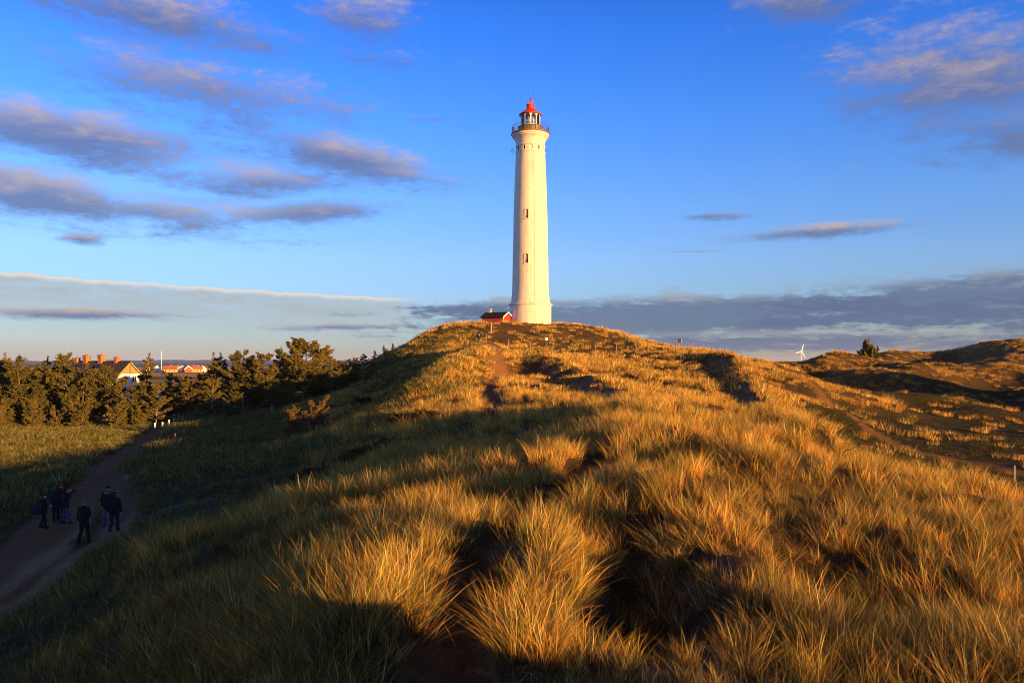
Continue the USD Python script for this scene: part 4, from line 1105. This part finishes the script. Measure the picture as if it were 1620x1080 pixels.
def plant(kind, u, D, height, label, category='conifer', group=None, rz=None, hz=None, dz=0.0):
    return place(kind, KINDS[kind][0], u, D, height, float((u * 37 + D * 11) % 360) if rz is None else rz, label, category, group, hz, dz)


def top(u, v, D):
    """Height that puts a plant's top at photo row v."""
    x = (u - CU) / FPX * D
    return EYE - (v - CV) / FPX * D - float(H(x, D))


for kind, u, D, v, label in [
    ('spruce_a', 17, 118, 562, 'pointed conifer rising at the left edge of the tree band, tallest spire there'),
    ('pine_a', -8, 114, 572, 'bushy conifer cut by the left edge of the picture'),
    ('multi_a', 42, 112, 580, 'reddish bare branched conifer in front of the pointed one near the left edge'),
    ('spruce_b', 72, 118, 566, 'dark conifer left of the two tall brick chimneys'),
    ('pine_b', 98, 116, 564, 'conifer whose top hides the leftmost chimney of the long house'),
    ('multi_b', 126, 111, 585, 'forked pine with pale limbs below the tall brick chimneys'),
    ('pine_a', 158, 113, 584, 'bushy pine below the long house roof, right of the forked pine'),
    ('multi_a', 206, 107, 610, 'low pine with spreading pale trunk below the white gable'),
    ('pine_b', 246, 106, 610, 'small pine with a lit bare trunk left of the white bollards'),
    ('spruce_b', 229, 140, 561, 'narrow dark conifer just right of the white gable behind the house'),
    ('spruce_a', 340, 118, 561, 'dark spire shaped conifer right of the village houses'),
    ('spruce_b', 356, 121, 560, 'dark narrow conifer second from the village, beside the spire'),
    ('pine_a', 385, 114, 560, 'pine with pale forked trunk in the middle of the centre group'),
    ('pine_b', 422, 113, 562, 'pine with a straight lit trunk left of the broad rounded pine'),
    ('spruce_a', 440, 122, 551, 'dark conifer top behind the left shoulder of the broad rounded pine'),
    ('round', 478, 115, 544, 'broad rounded pine, largest and brightest crown of the centre group'),
    ('multi_b', 368, 100, 620, 'low spreading sunlit pine at the front of the centre group'),
    ('pine_b', 332, 108, 602, 'reddish thin conifer at the left front of the centre group'),
    ('pine_a', 300, 118, 601, 'dark low conifer in the gap behind the path posts'),
    ('multi_a', 278, 124, 598, 'dark spreading conifer below the flagpole foot'),
    ('pine_b', 318, 125, 594, 'dark conifer just below the rightmost village houses'),
    ('pine_a', 528, 124, 570, 'dark rounded conifer just right of the broad rounded pine'),
    ('spruce_b', 553, 132, 570, 'dark conifer at the foot of the hill where the slope starts'),
    ('pine_b', 575, 134, 560, 'dark conifer on the lower left flank of the tower hill'),
    ('spruce_a', 592, 134, 553, 'second dark conifer up the left flank of the tower hill'),
    ('spruce_b', 607, 136, 545, 'pointed dark conifer higher on the left flank of the tower hill'),
    ('spruce_a', 621, 136, 542, 'highest dark conifer on the left skyline of the tower hill'),
    ('pine_a', 540, 128, 572, 'dark bushy conifer between the broad pine and the hill, back row'),
    ('pine_b', 564, 130, 566, 'dark full conifer low on the left flank of the tower hill'),
    ('round', 560, 118, 588, 'wide dark pine filling the corner between trees and hill slope'),
    ('pine_a', 590, 126, 572, 'dark squat conifer below the skyline trees of the hill flank'),
    ('pine_b', 612, 130, 560, 'dark squat conifer under the highest skyline tree of the hill flank'),
    ('multi_a', 506, 116, 590, 'dark low pine under the right side of the broad rounded pine'),
    ('multi_b', 445, 108, 606, 'shaded low pine under the broad rounded pine, left side'),
    ('multi_a', 545, 108, 606, 'shaded bushy conifer at the hill foot right of the broad pine'),
    ('multi_b', 582, 104, 612, 'dark spreading conifer at the bottom of the shaded hill flank'),
]:
    plant(kind, u, D, max(1.5, top(u, v, D)), label)
frng = np.random.default_rng(99)
for k in range(22):
    u = frng.uniform(-60, 235)
    D = frng.uniform(121, 142)
    plant(('pine_a', 'pine_b', 'multi_a', 'spruce_b')[k % 4], u, D, max(2.0, top(u, frng.uniform(577, 592) if u < 70 else frng.uniform(588, 600) if u < 165 else frng.uniform(604, 612), D)), 'conifer deep in the tree band left of the path, behind its front row', group='conifers deep in the left tree band')
for k in range(14):
    u = frng.uniform(335, 560)
    D = frng.uniform(122, 140)
    plant(('pine_a', 'pine_b', 'multi_a', 'spruce_b')[k % 4], u, D, max(2.0, top(u, frng.uniform(572, 590), D)), 'dark conifer deep in the centre group of trees, behind its front row', group='conifers deep in the centre group')
young = []
ORDINAL = ['first', 'second', 'third', 'fourth', 'fifth', 'sixth', 'seventh', 'eighth', 'ninth', 'tenth', 'eleventh']
for k in range(16):
    u = frng.uniform(-40, 255) if k < 11 else frng.uniform(390, 560)
    D = frng.uniform(103, 109)
    young.append((u, D, frng.uniform(2.2, 3.6)))
for k, (u, D, h_) in enumerate(sorted(young)):
    plant(('multi_a', 'multi_b')[k % 2], u, D, h_, (f'low young pine along the front of the left tree band, {ORDINAL[k]} from the left' if k < 11 else f'low young pine along the front of the centre trees, {ORDINAL[k - 11]} from the left'), group='low young pines along the front of the trees')
plant('brown', 480, 72, 3.4, 'brown thin needled young pine standing alone in the valley, catching the sun', rz=20)
plant('bush_c', 1370, 165, top(1370, 542, 165), 'dark lone bush like conifer on the skyline of the right hand dunes', 'bush', hz=3.1)
for kind, u, D, v, label in [
    ('bush_a', 620, 46, 718, 'dark leafy bush on the shaded slope, right of the lone brown pine'),
    ('bush_b', 585, 44, 735, 'low dark bush touching the left of the leafy bush on the shaded slope'),
    ('bush_b', 500, 40, 762, 'lowest dark bush of the shaded slope, above the sunlit grass tips'),
    ('bush_a', 492, 67, 676, 'dark bush at the foot of the lone brown pine'),
    ('bush_a', 640, 58, 664, 'brown black bush at the lower edge of the sunlit slope'),
    ('bush_b', 675, 57, 668, 'brown black bush right of its twin at the lower edge of the sunlit slope'),
    ('bush_a', 575, 84, 622, 'dark bush at the foot of the shaded hill flank'),
]:
    x = (u - CU) / FPX * D
    plant(kind, u, D, max(0.9, top(u, v, D)), label, 'bush', hz=1.5 if kind == 'bush_a' else 1.3)

# ------------------------------------------------------------------ posts, bollards, branch
grey_wood = simple('weathered_wood', (0.20, 0.15, 0.10), 0.9, 0.3, 6.0, 0.1, 0.004)
red_band = simple('red_reflector', (0.5, 0.05, 0.03), 0.5)
dark_box = simple('dark_sheet_metal', (0.02, 0.02, 0.022), 0.5)
sand_wood = simple('pale_wood', (0.32, 0.23, 0.14), 0.85, 0.2, 6.0)


def post_mesh(h, r):
    c = CrossSection.circle(r, 9)
    body = Manifold.extrude(c, h + 0.3).translate([0, 0, -0.3])
    return body + Manifold.extrude(c, r * 0.5, 0, 0, (0.6, 0.6)).translate([0, 0, h - 0.001])


def post(u, D, h, r, label, group=None, mat=None, name='fence_post', lean=0.0):
    x = (u - CU) / FPX * D
    t = thing(name, label, 'post', (x, D, float(H(x, D))), lean * 90, group=group)
    if lean:
        UsdGeom.Xformable(t).AddRotateXOp(opSuffix='lean').Set(lean * 5)
    obj('post', post_mesh(h, r), mat or grey_wood, t, 40)
    return t


ORD = ['first', 'second', 'third', 'fourth', 'fifth', 'sixth', 'seventh', 'eighth', 'ninth', 'tenth', 'eleventh']
prev = None
hill_posts = [(769, 109, 1.35), (804, 110, 1.35), (839, 112, 1.35), (874, 112, 1.5), (909, 112, 1.5), (942, 112, 1.4), (975, 113, 1.4), (1006, 114, 1.3), (1037, 114, 1.25), (1069, 112, 1.3), (1096, 113, 1.0)]
wire = simple('galvanised_wire', (0.3, 0.3, 0.3), 0.4, 0, 1, 0.5, 0, 0.8)
for k, (u, D, h) in enumerate(hill_posts):
    t = post(u, D, h + 0.2, 0.065, f'{ORD[k]} grey fence post from the left in the row across the tower hill', 'fence posts across the tower hill', lean=(0.3, -0.5, 0.2, 0.7, -0.2)[k % 5])
    if k + 1 < len(hill_posts):
        u2, D2, h2 = hill_posts[k + 1]
        x, x2 = (u - CU) / FPX * D, (u2 - CU) / FPX * D2
        a = np.array([x, D, H(x, D)])
        b = np.array([x2, D2, H(x2, D2)])
        d_ = UsdGeom.Xformable(t).GetLocalTransformation()
        inv = np.array(d_.GetInverse()).T
        ws = []
        for zz in (0.55, 1.05):
            s = np.linspace(0, 1, 5)[:, None]
            p = a + (b - a) * s + np.array([0, 0, zz]) * 1.0 - np.array([0, 0, 0.06]) * np.sin(np.pi * s)
            p = np.c_[p, np.ones(5)] @ inv.T
            ws.append(tube(p[:, :3], 0.004, 3, False))
        obj('wire', cat(*ws), wire, t)
post(777, 129, 1.7, 0.12, 'stout grey post standing below the red shed near the hilltop', mat=sand_wood)
post(673, 114, 1.1, 0.09, 'grey post on the shaded left flank of the tower hill, beside a braced post')
post(648, 112, 0.9, 0.08, 'lowest grey post on the dark left flank of the tower hill')
t = post(700, 111, 1.0, 0.10, 'braced corner post with two slanting stays left of the hill path', mat=sand_wood, name='braced_post')
for dx in (-0.95, 0.75):
    obj('stay', tube([(dx, 0.0, -0.15), (0, 0, 0.75)], 0.06, 6), sand_wood, t)
x = (865 - CU) / FPX * 120
t = thing('sign_post', 'thin sign post with small white plate in the middle of the tower hill', 'sign post', (x, 120, float(H(x, 120))))
obj('post', post_mesh(1.6, 0.05), grey_wood, t, 40)
obj('plate', Manifold.cube([0.36, 0.03, 0.42], True).translate([0, -0.07, 1.38]), white_trim, t)
x = (1075 - CU) / FPX * 121
t = thing('box_post', 'post carrying a dark box on the right shoulder of the tower hill skyline', 'post', (x, 121, float(H(x, 121))))
obj('post', post_mesh(1.15, 0.08), sand_wood, t, 40)
bx = obj('box', cat(box(0, 0, 1.4, 0.42, 0.3, 0.62)), dark_box, t)
obj('lid', box(0.0, 0, 1.73, 0.5, 0.38, 0.05), dark_box, bx)
obj('side_panel', box(0.225, 0, 1.4, 0.03, 0.26, 0.56), white_trim, bx)
post(1605, 52, 1.05, 0.045, 'thin pale marker post in the right hand valley near the picture edge', mat=sand_wood, name='marker_post')
post(60, 108, 0.75, 0.1, 'short weathered post in the sunlit grass below the left tree band', mat=sand_wood)
post(277, 80, 0.7, 0.06, 'short dark post in the shaded grass right of the path')
post(430, 96, 1.1, 0.07, 'lone dark post in front of the centre trees')
for k, (u, D) in enumerate(((298, 112), (308, 112), (320, 113))):
    post(u, D, 1.1, 0.05, f'{ORD[k]} thin fence post right of the braced gate post, in tree shade', 'thin fence posts in tree shade')
t = post(275, 110, 1.1, 0.09, 'post with red band beside the path where it enters the trees', mat=white_trim, name='banded_post')
obj('red_band', Manifold.extrude(CrossSection.circle(0.097, 10), 0.4).translate([0, 0, 0.62]), red_band, t)
t = post(282, 110, 1.2, 0.08, 'braced gate post with slanting rail right of the banded post', mat=sand_wood, name='gate_post')
obj('stay', tube([(0, 0, 1.0), (0.8, 0.05, 0.1)], 0.05, 6), sand_wood, t)
post(289.5, 110, 0.95, 0.07, 'short pale post at the foot of the slanting gate rail', mat=sand_wood)
for u, D, lab in ((245, 99, 'left white wooden bollard at the head of the sandy path'), (257, 99, 'middle white bollard at the head of the sandy path, brightest'), (267.5, 103, 'right white bollard at the path head, half hidden by grass')):
    x = (u - CU) / FPX * D
    t = thing('bollard', lab, 'bollard', (x, D, float(H(x, D))), group='white bollards across the path')
    obj('post', post_mesh(0.78, 0.10), white_trim, t, 40)
    obj('base', Manifold.extrude(CrossSection.circle(0.112, 10), 0.16), dark_box, t)
x = (438 - CU) / FPX * 73
g = np.random.default_rng(5)
t = thing('fallen_branch', 'bare brown fallen branch lying in the grass left of the lone brown pine', 'branch', (x, 73, float(H(x, 73)) + 0.35), 15)
obj('stem', tube([(-1.0, 0, 0.35), (-0.3, 0, 0.15), (0.6, 0.1, 0.0), (1.4, 0.1, -0.1)], [0.02, 0.04, 0.05, 0.06], 5), twig_mat, t)
obj('twigs', cat(*[tube([(s, 0, 0.15), (s - 0.35, g.normal(0, .2), 0.25 + g.random() * 0.35)], [0.018, 0.006], 4, False) for s in np.linspace(-0.9, 0.7, 14)]), twig_mat, t)

# ------------------------------------------------------------------ people
skin = usdkit.material(stage, '/World/Looks/skin', {"p": ("principled_bsdf", {"base_color": (0.48, 0.27, 0.19), "roughness": 0.55})}, surface="p.BSDF")


def cloth(name, c):
    return simple(name, c, 0.85, 0.2, 14.0, 0.15, 0.006)


BLACK, NAVY = cloth('black_cloth', (0.012, 0.012, 0.014)), cloth('dark_navy_cloth', (0.014, 0.017, 0.028))
JEANS, DARKJEANS = cloth('blue_denim', (0.045, 0.065, 0.11)), cloth('dark_denim', (0.018, 0.023, 0.038))
BROWNB, GREYH = cloth('brown_leather', (0.06, 0.035, 0.02)), cloth('grey_knit', (0.10, 0.10, 0.105))
FUR, REDH = cloth('tan_fur', (0.16, 0.115, 0.06)), cloth('red_knit', (0.30, 0.02, 0.018))
HAIRD = cloth('dark_hair', (0.02, 0.013, 0.009))
CAMB = cloth('camera_black', (0.015, 0.015, 0.016))


def ball(p, r, n=10):
    return Manifold.sphere(r, n).translate(list(map(float, p)))


def bone(a, b, ra, rb):
    return Manifold.batch_hull([ball(a, ra), ball(b, rb)])


def ell(p, rx, ry, rz, n=14):
    return Manifold.sphere(1.0, n).scale([rx, ry, rz]).translate(list(map(float, p)))


def fuse(parts, length=0.035, it=8):
    m = Manifold.batch_boolean(parts, __import__('manifold3d').OpType.Add).refine_to_length(length).to_mesh()
    tm = trimesh.Trimesh(np.array(m.vert_properties[:, :3], float), np.array(m.tri_verts), process=True)
    if it:
        trimesh.smoothing.filter_taubin(tm, 0.5, 0.53, it)
    return tm


def person(label, u, D, heading, height, pose, jacket, trousers, shoes, head=('cap', BLACK), coat=0.72, bag=None, camera=False, collar=None, name='person', group=None, dz=0.0):
    """heading: degrees, the way the person faces (0 = away from the viewpoint, +90 = to the left). Local +y is forward, +x the right hand side."""
    x = (u - CU) / FPX * D
    t = thing(name, label, 'person', (x, D, float(H(x, D)) + dz), heading, (height / 1.75,) * 3, group)
    V = lambda *a: np.array(a, float)
    sh = {s: V(s * 0.185, 0.0, 1.43) for s in (-1, 1)}
    hip = {s: V(s * 0.09, 0, 0.92) for s in (-1, 1)}
    knee, ank, elb, wri = {}, {}, {}, {}
    for s in (-1, 1):
        fwd = pose['stride'] * s
        knee[s] = V(s * 0.10, fwd * 0.5 + 0.03, 0.50)
        back = max(0.0, -fwd)
        ank[s] = V(s * 0.10 + s * pose.get('stance', 0.0), fwd * 1.0 - 0.02, 0.085 + back * 0.18)
        e, w = pose['arms'][0 if s < 0 else 1]
        elb[s], wri[s] = V(s * e[0], e[1], e[2]), V(s * w[0], w[1], w[2])
    hd = V(0, 0.03, 1.63)
    parts = [ell((0, 0, 0.95), 0.165, 0.115, 0.13), bone((0, 0, 0.98), (0, 0.0, 1.15), 0.12, 0.115), ell((0, 0.005, 1.30), 0.17, 0.115, 0.18), bone(sh[-1], sh[1], 0.062, 0.062),
             bone((0, 0, 1.42), (0, 0.015, 1.54), 0.058, 0.052), ell(hd + V(0, -0.012, 0.025), 0.075, 0.095, 0.10), Manifold.batch_hull([ell(hd + V(0, 0.02, -0.02), 0.06, 0.07, 0.06), ball(hd + V(0, 0.05, -0.085), 0.03)]),
             Manifold.batch_hull([ball(hd + V(0, 0.085, 0.02), 0.008), ball(hd + V(0, 0.105, -0.022), 0.013), ball(hd + V(0, 0.085, -0.025), 0.016)]),
             ell(hd + V(0, 0.085, -0.055), 0.022, 0.012, 0.008), ell(hd + V(-0.078, -0.005, 0), 0.012, 0.02, 0.03), ell(hd + V(0.078, -0.005, 0), 0.012, 0.02, 0.03)]
    for s in (-1, 1):
        parts += [bone(hip[s], knee[s], 0.085, 0.055), bone(knee[s], knee[s] * 0.55 + ank[s] * 0.45 + V(0, -0.015, 0), 0.055, 0.055), bone(knee[s] * 0.55 + ank[s] * 0.45 + V(0, -0.015, 0), ank[s], 0.055, 0.036),
                  bone(ank[s] + V(0, -0.03, -0.04), ank[s] + V(s * 0.015, 0.15, -0.055), 0.036, 0.028),
                  bone(sh[s], elb[s], 0.052, 0.040), bone(elb[s], wri[s], 0.040, 0.027)]
        d = wri[s] - elb[s]
        d /= np.linalg.norm(d)
        fw = np.cross(d, V(s, 0, 0.2))
        fw /= np.linalg.norm(fw) + 1e-9
        sd = np.cross(d, fw)
        palm = wri[s] + d * 0.06
        parts.append(Manifold.batch_hull([ball(wri[s] + d * 0.01, 0.022, 8)] + [ball(palm + d * 0.03 + fw * o, 0.014, 8) for o in (-0.03, 0.03)]))
        for k, o in enumerate((-0.033, -0.011, 0.011, 0.033)):
            r0 = palm + d * 0.032 + fw * o
            l = (0.062, 0.075, 0.07, 0.055)[k]
            m1 = r0 + d * l * 0.55 + sd * 0.006 * s
            parts += [bone(r0, m1, 0.0095, 0.009), bone(m1, m1 + d * l * 0.4 + sd * 0.02 * s, 0.009, 0.0075)]
        parts += [bone(palm + fw * 0.03 - d * 0.02, palm + fw * 0.055 + d * 0.02, 0.011, 0.01), bone(palm + fw * 0.055 + d * 0.02, palm + fw * 0.05 + d * 0.05, 0.01, 0.008)]
    obj('body', fuse(parts, 0.03, 3), skin, t, True)
    for s in (-1, 1):
        obj('eye', ell(hd + V(s * 0.031, 0.083, 0.022), 0.011, 0.006, 0.007, 8), dark_box, t)
    legs = []
    for s in (-1, 1):
        cf = knee[s] * 0.5 + ank[s] * 0.5 + V(0, -0.015, 0)
        legs += [bone(hip[s] + V(0, 0, 0.02), knee[s], 0.105, 0.072), bone(knee[s], cf, 0.072, 0.074), bone(cf, ank[s] + V(0, 0, 0.01), 0.074, 0.062)]
    obj('trousers', fuse(legs + [ell((0, 0, 0.95), 0.185, 0.135, 0.14)], 0.04, 4), trousers, t, True)
    jk = [Manifold.batch_hull([ell((0, 0.0, 1.28), 0.215, 0.15, 0.19), ell((0, 0, 1.02), 0.20, 0.15, 0.12), bone(sh[-1], sh[1], 0.075, 0.075)]),
          Manifold.batch_hull([ell((0, 0, 1.02), 0.20, 0.15, 0.10), ell((0, -0.005, coat + 0.03), 0.22, 0.165, 0.03)]), bone((0, 0, 1.44), (0, 0.0, 1.50), 0.10, 0.085)]
    for s in (-1, 1):
        jk += [bone(sh[s], elb[s], 0.085, 0.068), bone(elb[s], wri[s] - (wri[s] - elb[s]) * 0.06, 0.068, 0.05)]
    if collar is None:
        jk.append(Manifold.batch_hull([ell((0, -0.09, 1.45), 0.10, 0.06, 0.07), ell((0, -0.05, 1.50), 0.09, 0.06, 0.04)]))
    obj('jacket', fuse(jk, 0.045, 5), jacket, t, True)
    if collar is not None:
        obj('hood', fuse([Manifold.batch_hull([ell((0, -0.08, 1.46), 0.14, 0.08, 0.07), ell((0, 0.02, 1.50), 0.12, 0.09, 0.04)])], 0.04, 2), collar, t, True)
    for s in (-1, 1):
        a = ank[s]
        obj('shoe', fuse([Manifold.batch_hull([ball(a + V(0, -0.04, -0.03), 0.052), ball(a + V(s * 0.02, 0.17, -0.047), 0.036), ball(a + V(s * 0.02, 0.10, -0.02), 0.045), ball(a + V(0, -0.01, 0.05), 0.05)]),
                          Manifold.cube([0.09, 0.29, 0.03], True).translate(list(a + V(s * 0.01, 0.06, -0.07)))], 0.05, 1), shoes, t, True)
    kind, hm = head
    if kind == 'cap':
        hp = [ell(hd + V(0, -0.012, 0.055), 0.088, 0.108, 0.085) - Manifold.cube([0.4, 0.4, 0.2], True).translate(list(hd + V(0, 0, -0.06))), Manifold.batch_hull([ell(hd + V(0, 0.07, 0.055), 0.06, 0.04, 0.008), ell(hd + V(0, 0.13, 0.045), 0.045, 0.03, 0.006)])]
        obj('cap', fuse(hp, 0.03, 1), hm, t, True)
        obj('hair', fuse([ell(hd + V(0, -0.035, -0.01), 0.083, 0.085, 0.08)], 0.04, 1), HAIRD, t, True)
    elif kind == 'knit':
        obj('knit_hat', fuse([ell(hd + V(0, -0.015, 0.05), 0.092, 0.112, 0.10) - Manifold.cube([0.4, 0.4, 0.2], True).translate(list(hd + V(0, 0, -0.085)))], 0.03, 1), hm, t, True)
    else:
        obj('hair', fuse([ell(hd + V(0, -0.03, 0.03), 0.092, 0.105, 0.098), ell(hd + V(0, -0.06, -0.05), 0.085, 0.06, 0.11)], 0.03, 2), hm, t, True)
    if camera:
        c = (wri[-1] + wri[1]) / 2 + V(0, 0.09, 0.02)
        cm = thing('hand_camera', 'black hand camera held up by the photographer in jeans', 'camera', (0, 0, 0))
        tr = np.array(UsdGeom.Xformable(t).GetLocalTransformation()).T
        UsdGeom.Xformable(cm).GetOrderedXformOps()[0].Set(tuple((tr @ np.append(c, 1))[:3]))
        UsdGeom.Xformable(cm).GetOrderedXformOps()[1].Set(float(heading))
        obj('body', cat(box(0, 0, 0, 0.15, 0.07, 0.10), box(0, 0, 0.06, 0.06, 0.05, 0.04)), CAMB, cm)
        obj('lens', tube([(0, 0.02, 0), (0, 0.17, 0)], [0.04, 0.045], 12), CAMB, cm, 40)
    if bag:
        c = V(*bag)
        tr = np.array(UsdGeom.Xformable(t).GetLocalTransformation()).T
        w = (tr @ np.append(c, 1))[:3]
        bg = thing('shoulder_bag', 'large black slouching shoulder bag carried by the woman at the path edge', 'bag', tuple(w), heading)
        obj('bag', fuse([Manifold.batch_hull([ell((0, 0, 0), 0.09, 0.30, 0.10), ell((0, -0.06, -0.2), 0.12, 0.36, 0.10), ell((0, -0.22, -0.16), 0.07, 0.2, 0.05)])], 0.05, 2), NAVY, bg, True)
        obj('strap', tube([(0, 0.2, 0.05), (0.02, 0.26, 0.3), (0.0, 0.16, 0.45), (0.0, 0.0, 0.3), (0, -0.15, 0.05)], 0.018, 6), BLACK, bg, True)
    return t


DOWN = lambda f=0.03: ((0.25, -0.02, 1.15), (0.27, f, 0.90))
FRONT = ((0.25, 0.02, 1.17), (0.07, 0.24, 1.16))
FACE = ((0.26, 0.18, 1.30), (0.075, 0.20, 1.55))
person('woman in a dark thigh length coat facing right with a big shoulder bag', 69, 38.5, -80, 1.66, dict(stride=0.16, arms=(FRONT, FRONT)), BLACK, BLACK, BLACK, ('cap', HAIRD), 0.74, bag=(-0.32, -0.32, 0.98), group='walkers on the sandy path')
person('short dark haired person in a navy coat and brown boots beside the photographer', 88.5, 39.6, 35, 1.62, dict(stride=0.05, arms=(FACE, FRONT)), NAVY, BLACK, BROWNB, ('hair', HAIRD), 0.66, group='walkers on the sandy path')
person('person in a red hat mostly hidden behind the photographer in jeans', 95.5, 40.6, -20, 1.76, dict(stride=0.04, arms=(DOWN(), FRONT)), BLACK, BLACK, BLACK, ('knit', REDH), 0.70, group='walkers on the sandy path')
person('photographer in blue jeans and black jacket raising a camera to the face', 104, 38.9, -62, 1.74, dict(stride=0.17, arms=(FACE, FACE)), BLACK, JEANS, BLACK, ('hair', HAIRD), 0.78, camera=True, group='walkers on the sandy path')
person('nearest walker, seen from behind in grey hat and bulky black jacket', 133, 33.0, -12, 1.80, dict(stride=0.13, stance=0.05, arms=(DOWN(), FRONT)), BLACK, BLACK, BLACK, ('knit', GREYH), 0.72, group='walkers on the sandy path')
person('tall walker in jeans and black jacket with tan fur collar and dark cap', 171, 36.2, 6, 1.84, dict(stride=0.14, arms=(DOWN(0.08), DOWN(-0.05))), BLACK, JEANS, BROWNB, ('knit', NAVY), 0.78, collar=FUR, group='walkers on the sandy path')
person('walker in dark jeans and black jacket overlapping the tall one with fur collar', 180.5, 34.4, 4, 1.72, dict(stride=0.15, arms=(DOWN(0.0), DOWN(0.06))), BLACK, DARKJEANS, BLACK, ('cap', BLACK), 0.76, group='walkers on the sandy path')
person('distant person in dark clothes standing on the hill path below the fence', 757.5, 107.5, 5, 1.75, dict(stride=0.1, arms=(DOWN(), DOWN())), BLACK, NAVY, BLACK, ('hair', HAIRD), 0.8)
x = (757.5 - CU) / FPX * 107.5
hz_ = float(H(x, 107.5))
bp = thing('backpack', 'grey backpack on the back of the person on the hill path', 'backpack', (x, 107.28, hz_ + 1.22), 5)
obj('bag', fuse([Manifold.batch_hull([ell((0, 0, 0.1), 0.16, 0.09, 0.15), ell((0, -0.02, -0.12), 0.17, 0.10, 0.12)])], 0.05, 2), GREYH, bp, True)
obj('pocket', fuse([ell((0, -0.10, -0.1), 0.11, 0.05, 0.1)], 0.05, 1), BLACK, bp, True)

# ------------------------------------------------------------------ the evening air
air = usdkit.material(stage, '/World/Looks/haze', {"v": ("principled_volume", {"color": (0.80, 0.86, 0.95), "density": 0.00003, "anisotropy": 0.2})}, volume="v.volume")
tag(obj('haze', box(0, 0, 33.0, 29000, 29000, 77.0), air), 'thin evening haze over the fjord', 'haze', kind='stuff')
